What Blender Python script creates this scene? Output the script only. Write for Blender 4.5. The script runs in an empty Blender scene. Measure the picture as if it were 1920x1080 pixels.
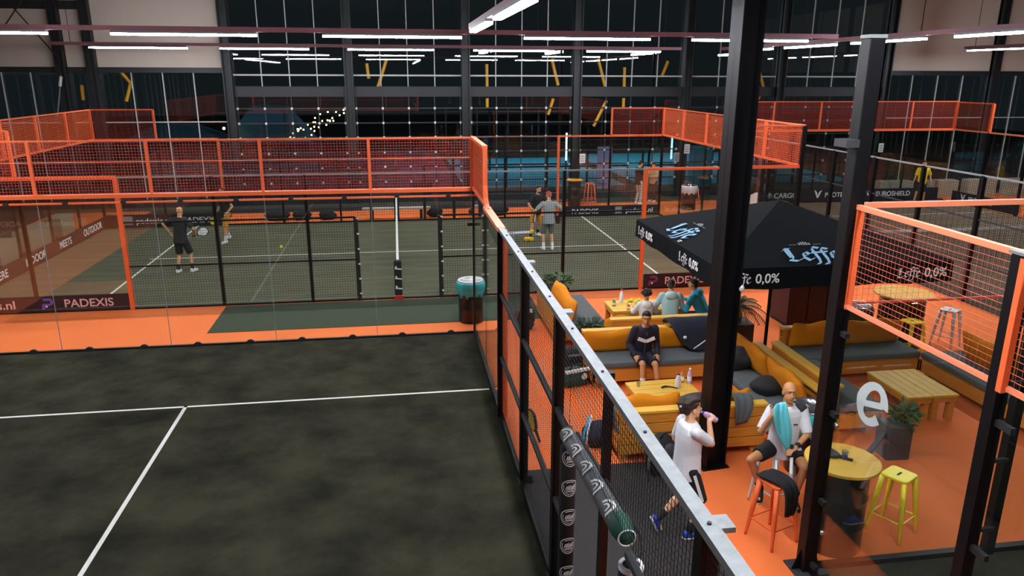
import bpy, math, random
from mathutils import Vector, Matrix
random.seed(7)
sc = bpy.context.scene
col = sc.collection
PI = math.pi

# ------------------------------------------------------------ camera, world, exposure
FPX = 1398.3
cam = bpy.data.cameras.new('camera')
cam.sensor_fit = 'HORIZONTAL'
cam.sensor_width = 36.0
cam.lens = FPX / 1920 * 36.0
cam.clip_end = 300
camo = bpy.data.objects.new('camera', cam)
col.objects.link(camo)
_pi, _ya, _ro = 0.2788, 0.1524, 0.0034
_r = Vector((math.cos(_ya), -math.sin(_ya), 0))
_f = Vector((math.sin(_ya)*math.cos(_pi), math.cos(_ya)*math.cos(_pi), -math.sin(_pi)))
_u = _r.cross(_f)
_r2 = math.cos(_ro)*_r + math.sin(_ro)*_u
_u2 = -math.sin(_ro)*_r + math.cos(_ro)*_u
_m = Matrix((_r2, _u2, -_f)).transposed().to_4x4()
_m.translation = Vector((-1.4715, -14.6676, 5.1796))
camo.matrix_world = _m
sc.camera = camo
sc.view_settings.view_transform = 'Standard'
sc.view_settings.look = 'None'
sc.view_settings.gamma = 1.0
sc.view_settings.use_curve_mapping = False
sc.view_settings.exposure = 0.0
world = bpy.data.worlds.new('night')
sc.world = world
world.use_nodes = True
world.node_tree.nodes['Background'].inputs[0].default_value = (0.08, 0.11, 0.13, 1)
world.node_tree.nodes['Background'].inputs[1].default_value = 0.09
TUBE = 132.0          # emission of the hall's linear lamps

# ------------------------------------------------------------ materials
def lin(h):
    if isinstance(h, str):
        v = [int(h[i:i+2], 16)/255 for i in (0, 2, 4)]
    else:
        v = [c/255 for c in h]
    return tuple((c/12.92 if c <= .04045 else ((c+.055)/1.055)**2.4) for c in v) + (1,)
M = {}
def mat(name, color, rough=.6, metal=0., noise=None, spec=.5, bump=None, emit=None):
    """noise = (scale, second colour, amount sharpness), bump = (scale, strength)"""
    m = bpy.data.materials.new(name); m.use_nodes = True
    nt = m.node_tree; b = nt.nodes['Principled BSDF']
    b.inputs['Base Color'].default_value = lin(color)
    b.inputs['Roughness'].default_value = rough
    b.inputs['Metallic'].default_value = metal
    b.inputs['Specular IOR Level'].default_value = spec
    if noise or bump:
        tc = nt.nodes.new('ShaderNodeTexCoord')
    if noise:
        n = nt.nodes.new('ShaderNodeTexNoise'); n.inputs['Scale'].default_value = noise[0]
        n.inputs['Detail'].default_value = 8; n.inputs['Roughness'].default_value = .65
        st = noise[3] if len(noise) > 3 else (1, 1, 1)
        mp = nt.nodes.new('ShaderNodeMapping'); mp.inputs['Scale'].default_value = st
        nt.links.new(tc.outputs['Object'], mp.inputs['Vector'])
        nt.links.new(mp.outputs['Vector'], n.inputs['Vector'])
        r = nt.nodes.new('ShaderNodeValToRGB')
        s = noise[2]
        r.color_ramp.elements[0].position = .5-s; r.color_ramp.elements[0].color = lin(color)
        r.color_ramp.elements[1].position = .5+s; r.color_ramp.elements[1].color = lin(noise[1])
        nt.links.new(n.outputs['Fac'], r.inputs['Fac'])
        nt.links.new(r.outputs['Color'], b.inputs['Base Color'])
    if bump:
        n2 = nt.nodes.new('ShaderNodeTexNoise'); n2.inputs['Scale'].default_value = bump[0]
        n2.inputs['Detail'].default_value = 4
        nt.links.new(tc.outputs['Object'], n2.inputs['Vector'])
        bp = nt.nodes.new('ShaderNodeBump'); bp.inputs['Strength'].default_value = bump[1]
        bp.inputs['Distance'].default_value = .02
        nt.links.new(n2.outputs['Fac'], bp.inputs['Height'])
        nt.links.new(bp.outputs['Normal'], b.inputs['Normal'])
    if emit:
        b.inputs['Emission Color'].default_value = lin(emit[0]); b.inputs['Emission Strength'].default_value = emit[1]
    M[name] = m
    return m
def glass(name, tint, refl=1.0, rough=.01):
    m = bpy.data.materials.new(name); m.use_nodes = True
    nt = m.node_tree; nt.nodes.remove(nt.nodes['Principled BSDF'])
    out = nt.nodes['Material Output']
    tr = nt.nodes.new('ShaderNodeBsdfTransparent'); tr.inputs[0].default_value = lin(tint)
    gl = nt.nodes.new('ShaderNodeBsdfGlossy'); gl.inputs['Roughness'].default_value = rough
    gl.inputs['Color'].default_value = (refl, refl, refl, 1)
    lw = nt.nodes.new('ShaderNodeLayerWeight'); lw.inputs['Blend'].default_value = .5
    p = nt.nodes.new('ShaderNodeMath'); p.operation = 'POWER'; p.inputs[1].default_value = 5
    nt.links.new(lw.outputs['Facing'], p.inputs[0])
    a = nt.nodes.new('ShaderNodeMath'); a.operation = 'MULTIPLY_ADD'
    a.inputs[1].default_value = .95; a.inputs[2].default_value = .045
    nt.links.new(p.outputs[0], a.inputs[0])
    mx = nt.nodes.new('ShaderNodeMixShader')
    nt.links.new(a.outputs[0], mx.inputs[0]); nt.links.new(tr.outputs[0], mx.inputs[1]); nt.links.new(gl.outputs[0], mx.inputs[2])
    nt.links.new(mx.outputs[0], out.inputs['Surface'])
    M[name] = m
def emission(name, color, s):
    m = bpy.data.materials.new(name); m.use_nodes = True
    nt = m.node_tree; nt.nodes.remove(nt.nodes['Principled BSDF'])
    e = nt.nodes.new('ShaderNodeEmission'); e.inputs[0].default_value = lin(color); e.inputs[1].default_value = s
    nt.links.new(e.outputs[0], nt.nodes['Material Output'].inputs['Surface'])
    M[name] = m

mat('orange_floor', 'ec7a40', .7, noise=(.6, 'e4713a', .3), bump=(60, .1), spec=.15)
mat('turf', '24241d', .95, noise=(1.1, '3b3a2d', .14), spec=.03, bump=(90, .5))
mat('turf_far', '4a4b3f', .95, noise=(1.3, '626149', .2, (.35, 2.2, 1)), spec=.12, bump=(90, .4))
mat('turf_brown', '6a5b4a', .95, noise=(1.3, '736450', .2), spec=.12, bump=(90, .4))
mat('green_mat', '3c4437', .95, noise=(40, '454c3d', .2), spec=.1)
mat('line_white', 'd9d9d0', .8, noise=(25, 'c2c2b8', .25))
mat('black_mat', '2b2928', .85, noise=(60, '363331', .2), spec=.2)
mat('concrete_dark', '3f3a35', .9, noise=(2, '4a443d', .2))
mat('asphalt', '20241f', .95, noise=(1, '2c3028', .2))
mat('blue_turf', '1d86a0', .9, noise=(1, '2791ab', .2))
mat('orange_paint', 'ee6a36', .45)
mat('salmon_paint', 'f08a62', .4)
mat('orange_wire', 'a83a26', .5)
mat('black_paint', '0e0e10', .45, spec=.22)
mat('black_soft', '161618', .8)
mat('charcoal', '2c2d30', .7)
mat('grey_steel', '8a8e8f', .5, .2, noise=(14, '74797a', .2))
mat('pad_grey', '55595a', .5)
mat('chrome', 'd5d7da', .2, .9)
mat('dark_steel', '24282a', .5, .1, noise=(6, '1f2325', .2))
mat('wall_frame', '1d2121', .6, .0)
mat('mullion', 'b4b8b4', .5)
mat('beige_panel', 'c9beb1', .8, noise=(.5, 'c0b5a8', .3))
mat('ceiling_dark', '232427', .9)
mat('pink_rail', '94626a', .5)
glass('court_glass', 'fafcfa')
glass('hall_glass', 'f6fafa', 1.0)
glass('cup_glass', 'e6ebf2')
emission('tube', 'f4f6ff', TUBE)
emission('tube_blue', '8fd0ff', 14)
emission('tube_outside', 'eef4ff', 60)
emission('bulb', 'ffd890', 22)
mat('amber_paint', 'f0a81c', .45)
mat('wood', 'd79032', .55, noise=(3.2, 'b97422', .25, (1, 9, 9)))
mat('wood_end', 'dba24a', .6, noise=(3, 'bd8434', .25, (9, 1, 9)))
mat('wood_pale', 'e4b544', .5, noise=(2.2, 'd39f34', .25, (1, 10, 10)))
mat('orange_cloth', 'd98414', .85, noise=(3, 'c67711', .3), bump=(5, .35), spec=.2)
mat('grey_cloth', '54595a', .9, noise=(20, '5d6263', .3), spec=.2)
mat('canopy', '0b0e10', .85, noise=(3, '0d1113', .3), spec=.08)
mat('logo_blue', '8fc2e2', .7)
mat('logo_white', 'e3e3e0', .7)
mat('logo_grey', '8d8f90', .7)
mat('banner', '17161c', .6)
mat('banner_plum', '2b1420', .55)
mat('text_pink', 'eab9b4', .6)
mat('logo_purple', '7a4fc0', .6)
mat('logo_plum', '7d3a6b', .6)
mat('sticker', 'b2bfbd', .7)
mat('skin', 'cf9a70', .55, spec=.3, noise=(7, 'c69066', .3))
mat('skin_pale', 'e3ae86', .55, spec=.35)
mat('skin_tan', 'c68e62', .5, spec=.3, noise=(7, 'be8458', .3))
mat('lips', 'a85f50', .5)
mat('eye_white', 'b5aba0', .4)
mat('eye_dark', '20150f', .3)
mat('hair_black', '1c1512', .7, bump=(30, .6))
mat('hair_brown', '33231a', .7, bump=(30, .6))
mat('hair_grey', '9a8f84', .7)
mat('white_cloth', 'd9d9dc', .85, bump=(9, .25), noise=(5, 'cfcfd4', .3))
mat('teal_hoodie', 'a6c6c4', .9, bump=(9, .3))
mat('cyan_cloth', '3fb4d6', .9, bump=(9, .3))
mat('towel', '62cbd6', .95, bump=(40, .4))
mat('black_cloth', '17181b', .85, bump=(9, .25))
mat('navy_cloth', '191b2b', .85, bump=(9, .25))
mat('grey_shirt', '8d9590', .85, noise=(40, '7b837f', .2))
mat('grey_shorts', '62695f', .85)
mat('ochre_cloth', 'c2831f', .85, bump=(9, .25))
mat('yellow_cloth', 'f0c812', .85, bump=(9, .2))
mat('tan_cloth', 'c79b6e', .85)
mat('check_cloth', 'b9b2a6', .9, noise=(14, '9c9589', .05))
mat('blue_shoe', '1f3c9a', .5)
mat('white_shoe', 'dcdad4', .5)
mat('yellow_paint', 'ffe008', .35, spec=.6)
mat('white_metal', 'd4d4d2', .35, .3)
mat('barrel', '121114', .3, 0, spec=.5)
mat('ball', 'd8e02a', .8)
mat('ball_orange', 'e0b41a', .8)
mat('teal_bag', '2aa0a4', .45, bump=(14, .6))
mat('green_bag', '14493a', .7, bump=(8, .4))
mat('racket_yellow', 'd8bd22', .4)
mat('racket_black', '18191c', .4)
mat('racket_grey', 'c3c3c2', .4)
mat('leaf', '33512a', .6, noise=(6, '47642f', .25))
mat('leaf_dark', '1f3a20', .6)
mat('palm_leaf', '5b5a22', .6, noise=(6, '6f5a20', .25))
mat('pot_dark', '232427', .6)
mat('pot_grey', '4a4747', .7)
mat('block_pale', 'a29c88', .8)
mat('wire_pale', 'd8694a', .5)
mat('plum_panel', '3a1518', .6)
mat('red_cup', 'c2302c', .5)
mat('bottle_pink', 'c9a0c4', .25)
mat('bottle_orange', 'cf7a22', .3)
mat('bottle_green', '4f8a3a', .3)
mat('bottle_white', 'd8d8de', .35)
mat('bottle_blue', '2a3a90', .35)
mat('red_cloth', 'b23a3a', .8)
mat('tent_blue', '28566e', .8)
mat('terrace_red', '7a3350', .9, noise=(1, '8a3a52', .2))
mat('lilac', '9a9ac8', .8)

# ------------------------------------------------------------ mesh helpers
class MB:
    def __init__(s): s.v = []; s.f = []
    def add(s, vs, fs):
        o = len(s.v); s.v += [tuple(p) for p in vs]; s.f += [tuple(i+o for i in f) for f in fs]; return s
    def box(s, c, d, rot=0., tilt=None):
        x, y, z = d[0]/2, d[1]/2, d[2]/2
        ps = [Vector(p) for p in ((-x,-y,-z),(x,-y,-z),(x,y,-z),(-x,y,-z),(-x,-y,z),(x,-y,z),(x,y,z),(-x,y,z))]
        R = Matrix.Rotation(rot, 3, 'Z')
        if tilt: R = R @ Matrix.Rotation(tilt[0], 3, tilt[1])
        return s.add([R @ p + Vector(c) for p in ps], [(0,3,2,1),(4,5,6,7),(0,1,5,4),(1,2,6,5),(2,3,7,6),(3,0,4,7)])
    def b2(s, a, b):
        return s.box([(a[i]+b[i])/2 for i in range(3)], [abs(b[i]-a[i]) for i in range(3)])
    def bar(s, p, q, w, h=None, caps=True):
        h = h or w; p = Vector(p); q = Vector(q); d = (q-p)
        if d.length < 1e-6: return s
        d.normalize(); up = Vector((0,0,1)) if abs(d.z) < .95 else Vector((0,1,0))
        a = d.cross(up).normalized(); b = a.cross(d)
        a *= w/2; b *= h/2
        vs = [p-a-b, p+a-b, p+a+b, p-a+b, q-a-b, q+a-b, q+a+b, q-a+b]
        fs = [(0,1,5,4),(1,2,6,5),(2,3,7,6),(3,0,4,7)]
        if caps: fs += [(0,3,2,1),(4,5,6,7)]
        return s.add(vs, fs)
    def tube(s, pts, r, n=8, caps=True):
        pts = [Vector(p) for p in pts]; rs = r if isinstance(r, (list, tuple)) else [r]*len(pts)
        vs = []; fs = []; prev = None
        for i, p in enumerate(pts):
            d = (pts[min(i+1, len(pts)-1)] - pts[max(i-1, 0)])
            d = d.normalized() if d.length > 1e-9 else Vector((0,0,1))
            if prev is None:
                up = Vector((0,0,1)) if abs(d.z) < .9 else Vector((0,1,0)); a = d.cross(up).normalized()
            else:
                a = (prev - d*prev.dot(d)); a = a.normalized() if a.length > 1e-6 else d.orthogonal().normalized()
            prev = a; b = d.cross(a)
            for k in range(n):
                t = 2*PI*k/n; vs.append(p + (a*math.cos(t)+b*math.sin(t))*rs[i])
        for i in range(len(pts)-1):
            for k in range(n):
                k2 = (k+1) % n; fs.append((i*n+k, i*n+k2, (i+1)*n+k2, (i+1)*n+k))
        if caps:
            fs.append(tuple(range(n-1, -1, -1))); e = (len(pts)-1)*n; fs.append(tuple(range(e, e+n)))
        return s.add(vs, fs)
    def cap(s, p, q, r0, r1, n=10):
        """tapered capsule"""
        p = Vector(p); q = Vector(q); d = q-p
        if d.length < 1e-6: d = Vector((0,0,1e-4))
        u = d.normalized(); pts = []; rs = []
        for k in range(4):
            t = k/4*PI/2; pts.append(p - u*r0*math.cos(t)); rs.append(max(r0*math.sin(t), r0*.02))
        pts.append(p); rs.append(r0); pts.append(q); rs.append(r1)
        for k in range(3, -1, -1):
            t = k/4*PI/2; pts.append(q + u*r1*math.cos(t)); rs.append(max(r1*math.sin(t), r1*.02))
        return s.tube(pts, rs, n)
    def ell(s, c, r, n=14, m=9, R=None):
        c = Vector(c); vs = []; fs = []
        for i in range(m+1):
            t = PI*i/m
            for k in range(n):
                a = 2*PI*k/n
                p = Vector((r[0]*max(math.sin(t), .01)*math.cos(a), r[1]*max(math.sin(t), .01)*math.sin(a), r[2]*math.cos(t)))
                vs.append(c + (R @ p if R else p))
        for i in range(m):
            for k in range(n):
                k2 = (k+1) % n; fs.append((i*n+k, (i+1)*n+k, (i+1)*n+k2, i*n+k2))
        fs.append(tuple(range(n))[::1]); e = m*n; fs.append(tuple(range(e+n-1, e-1, -1)))
        return s.add(vs, fs)
    def lathe(s, prof, c=(0,0,0), n=24, cap=True):
        vs = []; fs = []; c = Vector(c)
        for r, z in prof:
            for k in range(n):
                a = 2*PI*k/n; vs.append(c + Vector((r*math.cos(a), r*math.sin(a), z)))
        for i in range(len(prof)-1):
            for k in range(n):
                k2 = (k+1) % n; fs.append((i*n+k, i*n+k2, (i+1)*n+k2, (i+1)*n+k))
        if cap:
            fs.append(tuple(range(n-1, -1, -1))); e = (len(prof)-1)*n; fs.append(tuple(range(e, e+n)))
        return s.add(vs, fs)
    def rings(s, rs, n=16):
        """rs: list of (center, a, b) with a, b half-axis vectors; closed loft"""
        vs = []; fs = []
        for c, a, b in rs:
            for k in range(n):
                t = 2*PI*k/n; ct, st = math.cos(t), math.sin(t)
                ct = math.copysign(abs(ct)**.85, ct); st = math.copysign(abs(st)**.85, st)
                vs.append(c + a*ct + b*st)
        for i in range(len(rs)-1):
            for k in range(n):
                k2 = (k+1) % n; fs.append((i*n+k, i*n+k2, (i+1)*n+k2, (i+1)*n+k))
        fs.append(tuple(range(n-1, -1, -1))); e = (len(rs)-1)*n; fs.append(tuple(range(e, e+n)))
        return s.add(vs, fs)
    def prism(s, poly, h, z=0.):
        n = len(poly)
        vs = [(x, y, z) for x, y in poly] + [(x, y, z+h) for x, y in poly]
        fs = [tuple(range(n-1, -1, -1)), tuple(range(n, 2*n))] + [(i, (i+1) % n, n+(i+1) % n, n+i) for i in range(n)]
        return s.add(vs, fs)
    def xf(s, mtx):
        s.v = [tuple(mtx @ Vector(p)) for p in s.v]; return s
    def build(s, name, m, parent=None, smooth=False, bevel=0., remesh=0., sm=0, subd=0):
        me = bpy.data.meshes.new(name); me.from_pydata(s.v, [], s.f); me.validate(); me.update()
        if smooth:
            for p in me.polygons: p.use_smooth = True
        me.materials.append(M[m] if isinstance(m, str) else m)
        o = bpy.data.objects.new(name, me); col.objects.link(o)
        if parent: o.parent = parent
        if remesh:
            md = o.modifiers.new('r', 'REMESH'); md.mode = 'VOXEL'; md.voxel_size = remesh; md.use_smooth_shade = True
        if sm:
            md = o.modifiers.new('s', 'SMOOTH'); md.factor = .5; md.iterations = sm
        if bevel:
            md = o.modifiers.new('b', 'BEVEL'); md.width = bevel; md.segments = 2; md.limit_method = 'ANGLE'
        if subd:
            md = o.modifiers.new('d', 'SUBSURF'); md.levels = subd; md.render_levels = subd
        return o

def tag(o, label=None, cat=None, group=None, kind=None):
    if label: o['label'] = label
    if cat: o['category'] = cat
    if group: o['group'] = group
    if kind: o['kind'] = kind
    return o
def thing(name, label, cat, loc=(0,0,0), rz=0., group=None):
    o = bpy.data.objects.new(name, None); col.objects.link(o)
    o.location = loc; o.rotation_euler = (0, 0, rz); o.empty_display_size = .1
    return tag(o, label, cat, group)
def struct(o): o['kind'] = 'structure'; return o
def mirror_copy(o, parent=None):
    c = o.copy(); col.objects.link(c)
    if parent: c.parent = parent
    for ch in [x for x in sc.objects if x.parent == o]: mirror_copy(ch, c)
    return c

def frame_mtx(origin, xd, yd):
    xd = Vector(xd).normalized(); yd = Vector(yd); yd = (yd - xd*yd.dot(xd)).normalized(); zd = xd.cross(yd)
    m = Matrix((xd, yd, zd)).transposed().to_4x4(); m.translation = Vector(origin); return m
def text(body, size, origin, xd, yd, m, parent, name='lettering', shear=0., align='LEFT', wide=1., bold=0.):
    cu = bpy.data.curves.new(name, 'FONT'); cu.body = body; cu.size = size; cu.align_x = align
    cu.shear = shear; cu.extrude = .002; cu.offset = bold
    t = bpy.data.objects.new(name, cu); col.objects.link(t)
    dg = bpy.context.evaluated_depsgraph_get(); dg.update()
    me = bpy.data.meshes.new_from_object(t.evaluated_get(dg))
    bpy.data.objects.remove(t); bpy.data.curves.remove(cu)
    me.transform(frame_mtx(origin, xd, yd) @ Matrix.Scale(wide, 4, (1,0,0)))
    me.materials.clear(); me.materials.append(M[m])
    me.name = name
    o = bpy.data.objects.new(name, me); col.objects.link(o); o.parent = parent
    return o
LEFFE = [[(-.05,1.25),(.2,1.5),(.45,1.45),(.62,1.55)], [(.42,1.5),(.36,.35),(.15,.05)], [(.2,1.35),(.22,.45)],
         [(.0,.08),(.5,-.05),(1.05,.25)], [(1.22,.5),(1.72,.78),(1.6,1.0),(1.3,.85),(1.2,.35),(1.42,.0),(1.85,.22)],
         [(2.72,1.5),(2.4,1.65),(2.2,1.4),(2.15,.1),(2.0,-.4),(1.75,-.45)], [(3.32,1.35),(3.0,1.5),(2.8,1.25),(2.75,.1),(2.6,-.45),(2.3,-.5)],
         [(1.95,.92),(3.15,1.0)], [(3.25,.5),(3.75,.78),(3.62,1.0),(3.33,.85),(3.22,.35),(3.45,.0),(3.88,.22)]]
def blackletter(scale, origin, xd, yd, m, parent, name='logo', w=.17):
    b = MB(); n = Vector((math.cos(.7), math.sin(.7), 0))*w/2
    for s in LEFFE:
        for p, q in zip(s, s[1:]):
            p = Vector((p[0], p[1], 0)); q = Vector((q[0], q[1], 0))
            u = (q-p).normalized()*.03; p = p-u; q = q+u
            quad = [p-n, q-n, q+n, p+n]
            e = Vector((0,0,.006))
            b.add([v for v in quad]+[v+e for v in quad], [(0,1,2,3),(4,5,6,7)])
    b.xf(frame_mtx(origin, xd, yd) @ Matrix.Scale(scale, 4))
    return b.build(name, m, parent)

# ------------------------------------------------------------ ground
AX0, AX1 = -10.0, 0.0
BX0, BX1, BY0, BY1 = -11.55, 8.45, 2.69, 12.69
FX0, FX1, FY1 = 11.7, 22.0, 14.5
DX, DY = 2.78, -8.25
struct(MB().b2((-18, -22, -.3), (32, 17, -.02)).build('floor_slab', 'concrete_dark'))
def patch(name, x0, y0, x1, y1, m, z=0.): return struct(MB().b2((x0, y0, z-.02), (x1, y1, z)).build(name, m))
# orange sports floor in all lanes between the courts
f = MB()
for a in ((-14.5,12.69,-11.55,15.9),(0.03,-22,2.78,0),(2.78,DY,11.7,0),(-11.55,0,11.7,BY0),(-11.55,BY1,11.7,15.9),(BX1,BY0,11.7,BY1),(11.7,FY1,32,15.9),(22.0,-8,32,14.5),(-18,-22,-10,-.02)):
    f.b2((a[0], a[1], -.02), (a[2], a[3], 0))
struct(f.build('floor_orange', 'orange_floor'))
patch('floor_court_front', AX0, -22, 0.03, 0, 'turf')
patch('floor_court_back', BX0, BY0, BX1, BY1, 'turf_far')
patch('floor_court_east', 11.7, -5.6, 22.0, FY1, 'turf_brown')
patch('floor_court_side', DX, -22, 12.8, DY, 'turf')
patch('floor_dark_strip', -11.55, 15.9, 32, 17, 'concrete_dark')
g = MB().prism([(-5.5, .72), (1.6, .72), (1.6, 2.6), (-5.5, 2.6)], .008)
struct(g.build('floor_green_mat', 'green_mat'))
struct(MB().b2((6.8, 15.6, 0), (12.5, 17, .006)).build('floor_green_walk', 'green_mat'))
struct(MB().b2((-11, 15.0, 0), (5.0, 15.9, .006)).build('floor_dark_walk', 'black_mat'))
struct(MB().b2((.04, -9.6, 0), (1.98, -5.75, .012)).build('floor_rubber_mat', 'black_mat'))
ln = MB()
def line(x0, y0, x1, y1, z=.002): ln.b2((x0, y0, 0), (x1, y1, z))
line(-10, -2.97, -.06, -2.92); line(-5.028, -17, -4.972, -2.92)
struct(ln.build('trim_1', 'line_white'))
ln = MB(); cxB = -1.55
line(cxB-7.1, 7.66, cxB+7.1, 7.71)
for s in (-1, 1): line(cxB+s*6.95-.03, BY0, cxB+s*6.95+.03, BY1)
struct(ln.build('trim_2', 'line_white'))
ln = MB()
line(FX0, 11.35, FX1, 11.4); line(FX0, -2.5, FX1, -2.45); line(16.82, -2.5, 16.88, 11.4)
struct(ln.build('trim_3', 'line_white'))

# ------------------------------------------------------------ hall shell
def hall():
    Y = 17.0
    cols = [-18.2, -13.82, -12.74, -7.85, -3.24, 1.43, 6.09, 10.87, 15.14, 20.11, 25.45, 30.2]
    for x in cols:
        b = MB(); w = .34
        b.b2((x-w/2, Y-.34, 0), (x-w/2+.05, Y+.05, 10)); b.b2((x+w/2-.05, Y-.34, 0), (x+w/2, Y+.05, 10)); b.b2((x-w/2, Y-.2, 0), (x+w/2, Y-.1, 10))
        struct(b.build('column', 'dark_steel'))
    # glazing bays
    for i in range(len(cols)-1):
        x0, x1 = cols[i]+.17, cols[i+1]-.17
        solid = x1 < -7.8 or x0 > 20
        w = thing('window_%d' % (i+1), None, None, (0,0,0)); struct(w)
        top = 5.35 if solid else 10
        struct(MB().b2((x0, Y+.0, .0), (x1, Y+.015, top)).build('pane', 'hall_glass', w))
        b = MB(); n = max(1, round((x1-x0)/1.13))
        for k in range(1, n):
            x = x0+(x1-x0)*k/n; b.b2((x-.018, Y-.05, 4.55 if not solid else .3), (x+.018, Y-.01, top))
        b.b2((x0, Y-.06, 5.1), (x1, Y-.01, 5.16)) if not solid else b.b2((x0, Y-.06, 3.32), (x1, Y-.01, 3.36))
        struct(b.build('mullion', 'mullion', w))
        b = MB()
        b.b2((x0, Y-.12, 4.3 if not solid else 5.2), (x1, Y-.01, 4.68 if not solid else 5.4)); b.b2((x0, Y-.14, 0), (x1, Y-.02, .25))
        struct(b.build('transom', 'dark_steel', w))
        if not solid:
            b = MB(); c = MB()
            b.b2((x0, Y-.14, 4.66), (x1, Y-.01, 4.7))
            for z in (.85, 1.48, 2.07, 2.68, 3.26, 3.84):
                b.b2((x0, Y-.05, z-.025), (x1, Y-.02, z+.025))
            for k in range(0, n+1):
                x = x0+.06+(x1-x0-.12)*k/n
                b.b2((x-.02, Y-.05, .25), (x+.02, Y-.02, 4.3))
                for z in (.85, 1.48, 2.07, 2.68, 3.26, 3.84):
                    c.b2((x-.04, Y-.07, z-.045), (x+.04, Y-.052, z+.045))
            struct(b.build('glazing_frame', 'wall_frame', w)); struct(c.build('glazing_clip', 'white_metal', w))
        else:
            struct(MB().b2((x0, Y-.05, 5.4), (x1, Y+.0, 10)).build('wall_panel', 'beige_panel', w))
    # left and right walls
    for nm, x, s in (('wall_left', -18, 1), ('wall_right', 32, -1)):
        w = struct(MB().b2((x-.15*s-.05, -22, 5.4), (x+.05, 17, 10)).build(nm, 'beige_panel'))
        b = MB().b2((x-.1, -22, 5.1), (x+.12, 17, 5.42)); b.b2((x-.1, -22, 0), (x+.1, 17, .25))
        for y in range(-20, 18, 5): b.b2((x-.1, y-.2, 0), (x+.25, y+.2, 10))
        struct(b.build('wall_frame', 'dark_steel', w))
        b = MB()
        for k in range(34): b.b2((x, -21+k*1.12, .25), (x+.04*s, -20.96+k*1.12, 5.1))
        struct(b.build('mullion', 'mullion', w))
        struct(MB().b2((x-.02, -22, .2), (x, 17, 5.1)).build('pane', 'hall_glass', w))
    struct(MB().b2((-18, -22.2, 0), (32, -22, 10)).build('wall_back', 'ceiling_dark'))
    struct(MB().b2((-18, -22, 10), (32, 17.2, 10.2)).build('ceiling', 'ceiling_dark'))
    b = MB()
    struct(MB().bar((-18, 17, 7.6), (-12.7, 17, 7.6), .3).build('beam', 'dark_steel'))
    # left corner bracing: crossed rods and one with a turnbuckle
    rr = thing('bracing_rods', 'thin crossed bracing rods with a turnbuckle in the left corner of the hall', 'bracing')
    MB().tube([(-15.8, 16.4, 8.6), (-13.7, 16.6, 5.6)], .025, 6).build('rod', 'dark_steel', rr)
    MB().tube([(-13.9, 16.4, 8.6), (-16.6, 16.6, 5.4)], .025, 6).build('rod', 'dark_steel', rr)
    MB().tube([(-13.75, 16.5, 5.1), (-14.1, 16.5, 3.6)], .025, 6).build('rod', 'grey_steel', rr)
    MB().tube([(-13.76, 16.5, 5.05), (-13.85, 16.5, 4.7)], .06, 8).build('turnbuckle', 'white_metal', rr)
hall()

# ------------------------------------------------------------ lamps on rails
def rail(p, q, label):
    o = MB().bar(p, q, .08, .1).build('lamp_rail', 'pink_rail'); tag(o, label, 'rail')
    p = Vector(p); q = Vector(q)
    for k in range(4):
        h = p.lerp(q, .03+.94*k/3); MB().bar(h, (h.x, h.y, 10.0), .015).build('hanger', 'ceiling_dark', o)
    return o
def lamp(p, q, label, group, tail=None):
    p = Vector(p); q = Vector(q); c = (p+q)/2
    t = thing('linear_lamp', label, 'lamp', c, 0, group)
    d = (q-p); d.normalize(); up = Vector((0,0,1))
    MB().bar(p-c+up*.035, q-c+up*.035, .14, .05).build('housing', 'grey_steel', t)
    MB().bar(p-c-up*.012, q-c-up*.012, .12, .044).build('diffuser', 'tube', t)
ZL = 6.0
rail((-12.5, 3.3, ZL+.11), (9.4, 3.3, ZL+.11), 'long pink lamp rail over the near side of the far court')
rail((-12.5, 12.8, ZL+.11), (9.0, 12.8, ZL+.11), 'long pink lamp rail over the far side of the far court')
rail((.1, 1.2, ZL+.11), (.1, -15.5, ZL+.11), 'lamp rail running towards the viewer above the mesh side fence')
rail((10.45, -4, ZL+.11), (10.45, 12.5, ZL+.11), 'pink lamp rail left of the court on the far right')
rail((22.0, -4, ZL+.31), (22.0, 14.6, ZL+.31), 'pink lamp rail over the court on the far right')
rail((-10.1, .5, ZL+.11), (-10.1, -15.5, ZL+.11), 'lamp rail above the outer side of the front court')
g1 = ['leftmost', 'second from the left', 'middle', 'fourth from the left', 'rightmost']
for i, (a, b) in enumerate([(-11.8, -8.7), (-7.42, -4.42), (-3.0, .1), (1.56, 4.58), (5.65, 8.6)]):
    lamp((a, 3.3, ZL), (b, 3.3, ZL), 'long white tube lamp, %s in the upper row across the hall' % g1[i], 'lamps in the upper row across the hall')
for i, (a, b) in enumerate([(-11.3, -8.25), (-7.2, -4.3), (-3.0, -.05), (1.35, 4.25), (5.45, 8.2)]):
    lamp((a, 12.8, ZL), (b, 12.8, ZL), 'white tube lamp, %s in the lower row across the hall' % g1[i], 'lamps in the lower row across the hall')
for a, b, w in ((-1.9, .75, 'shorter farther white tube lamp over the corner of the mesh fence'), (-5.9, -2.85, 'bright slanting tube lamp cut by the top edge of the picture')):
    lamp((.1, a, ZL), (.1, b, ZL), w, 'lamps over the mesh side fence')
for a in (-9.3, -12.9): lamp((.1, a, ZL), (.1, a+3, ZL), 'tube lamp over the side fence, out of the picture near the viewer', 'lamps over the viewer')
for a in (-2.4, -6.0, -9.6, -13.2): lamp((-10.1, a, ZL), (-10.1, a+3, ZL), 'tube lamp over the outer side of the front court beside the picture', 'lamps beside the front court')
for i, (a, b) in enumerate([(-2.8, .5), (1.5, 4.3), (5.1, 7.8), (8.7, 11.5)]):
    lamp((10.45, a, ZL), (10.45, b, ZL), 'tube lamp left of the far right court, %s counted from the right' % ['first', 'second', 'third', 'fourth'][i], 'lamps left of the far right court')
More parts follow.
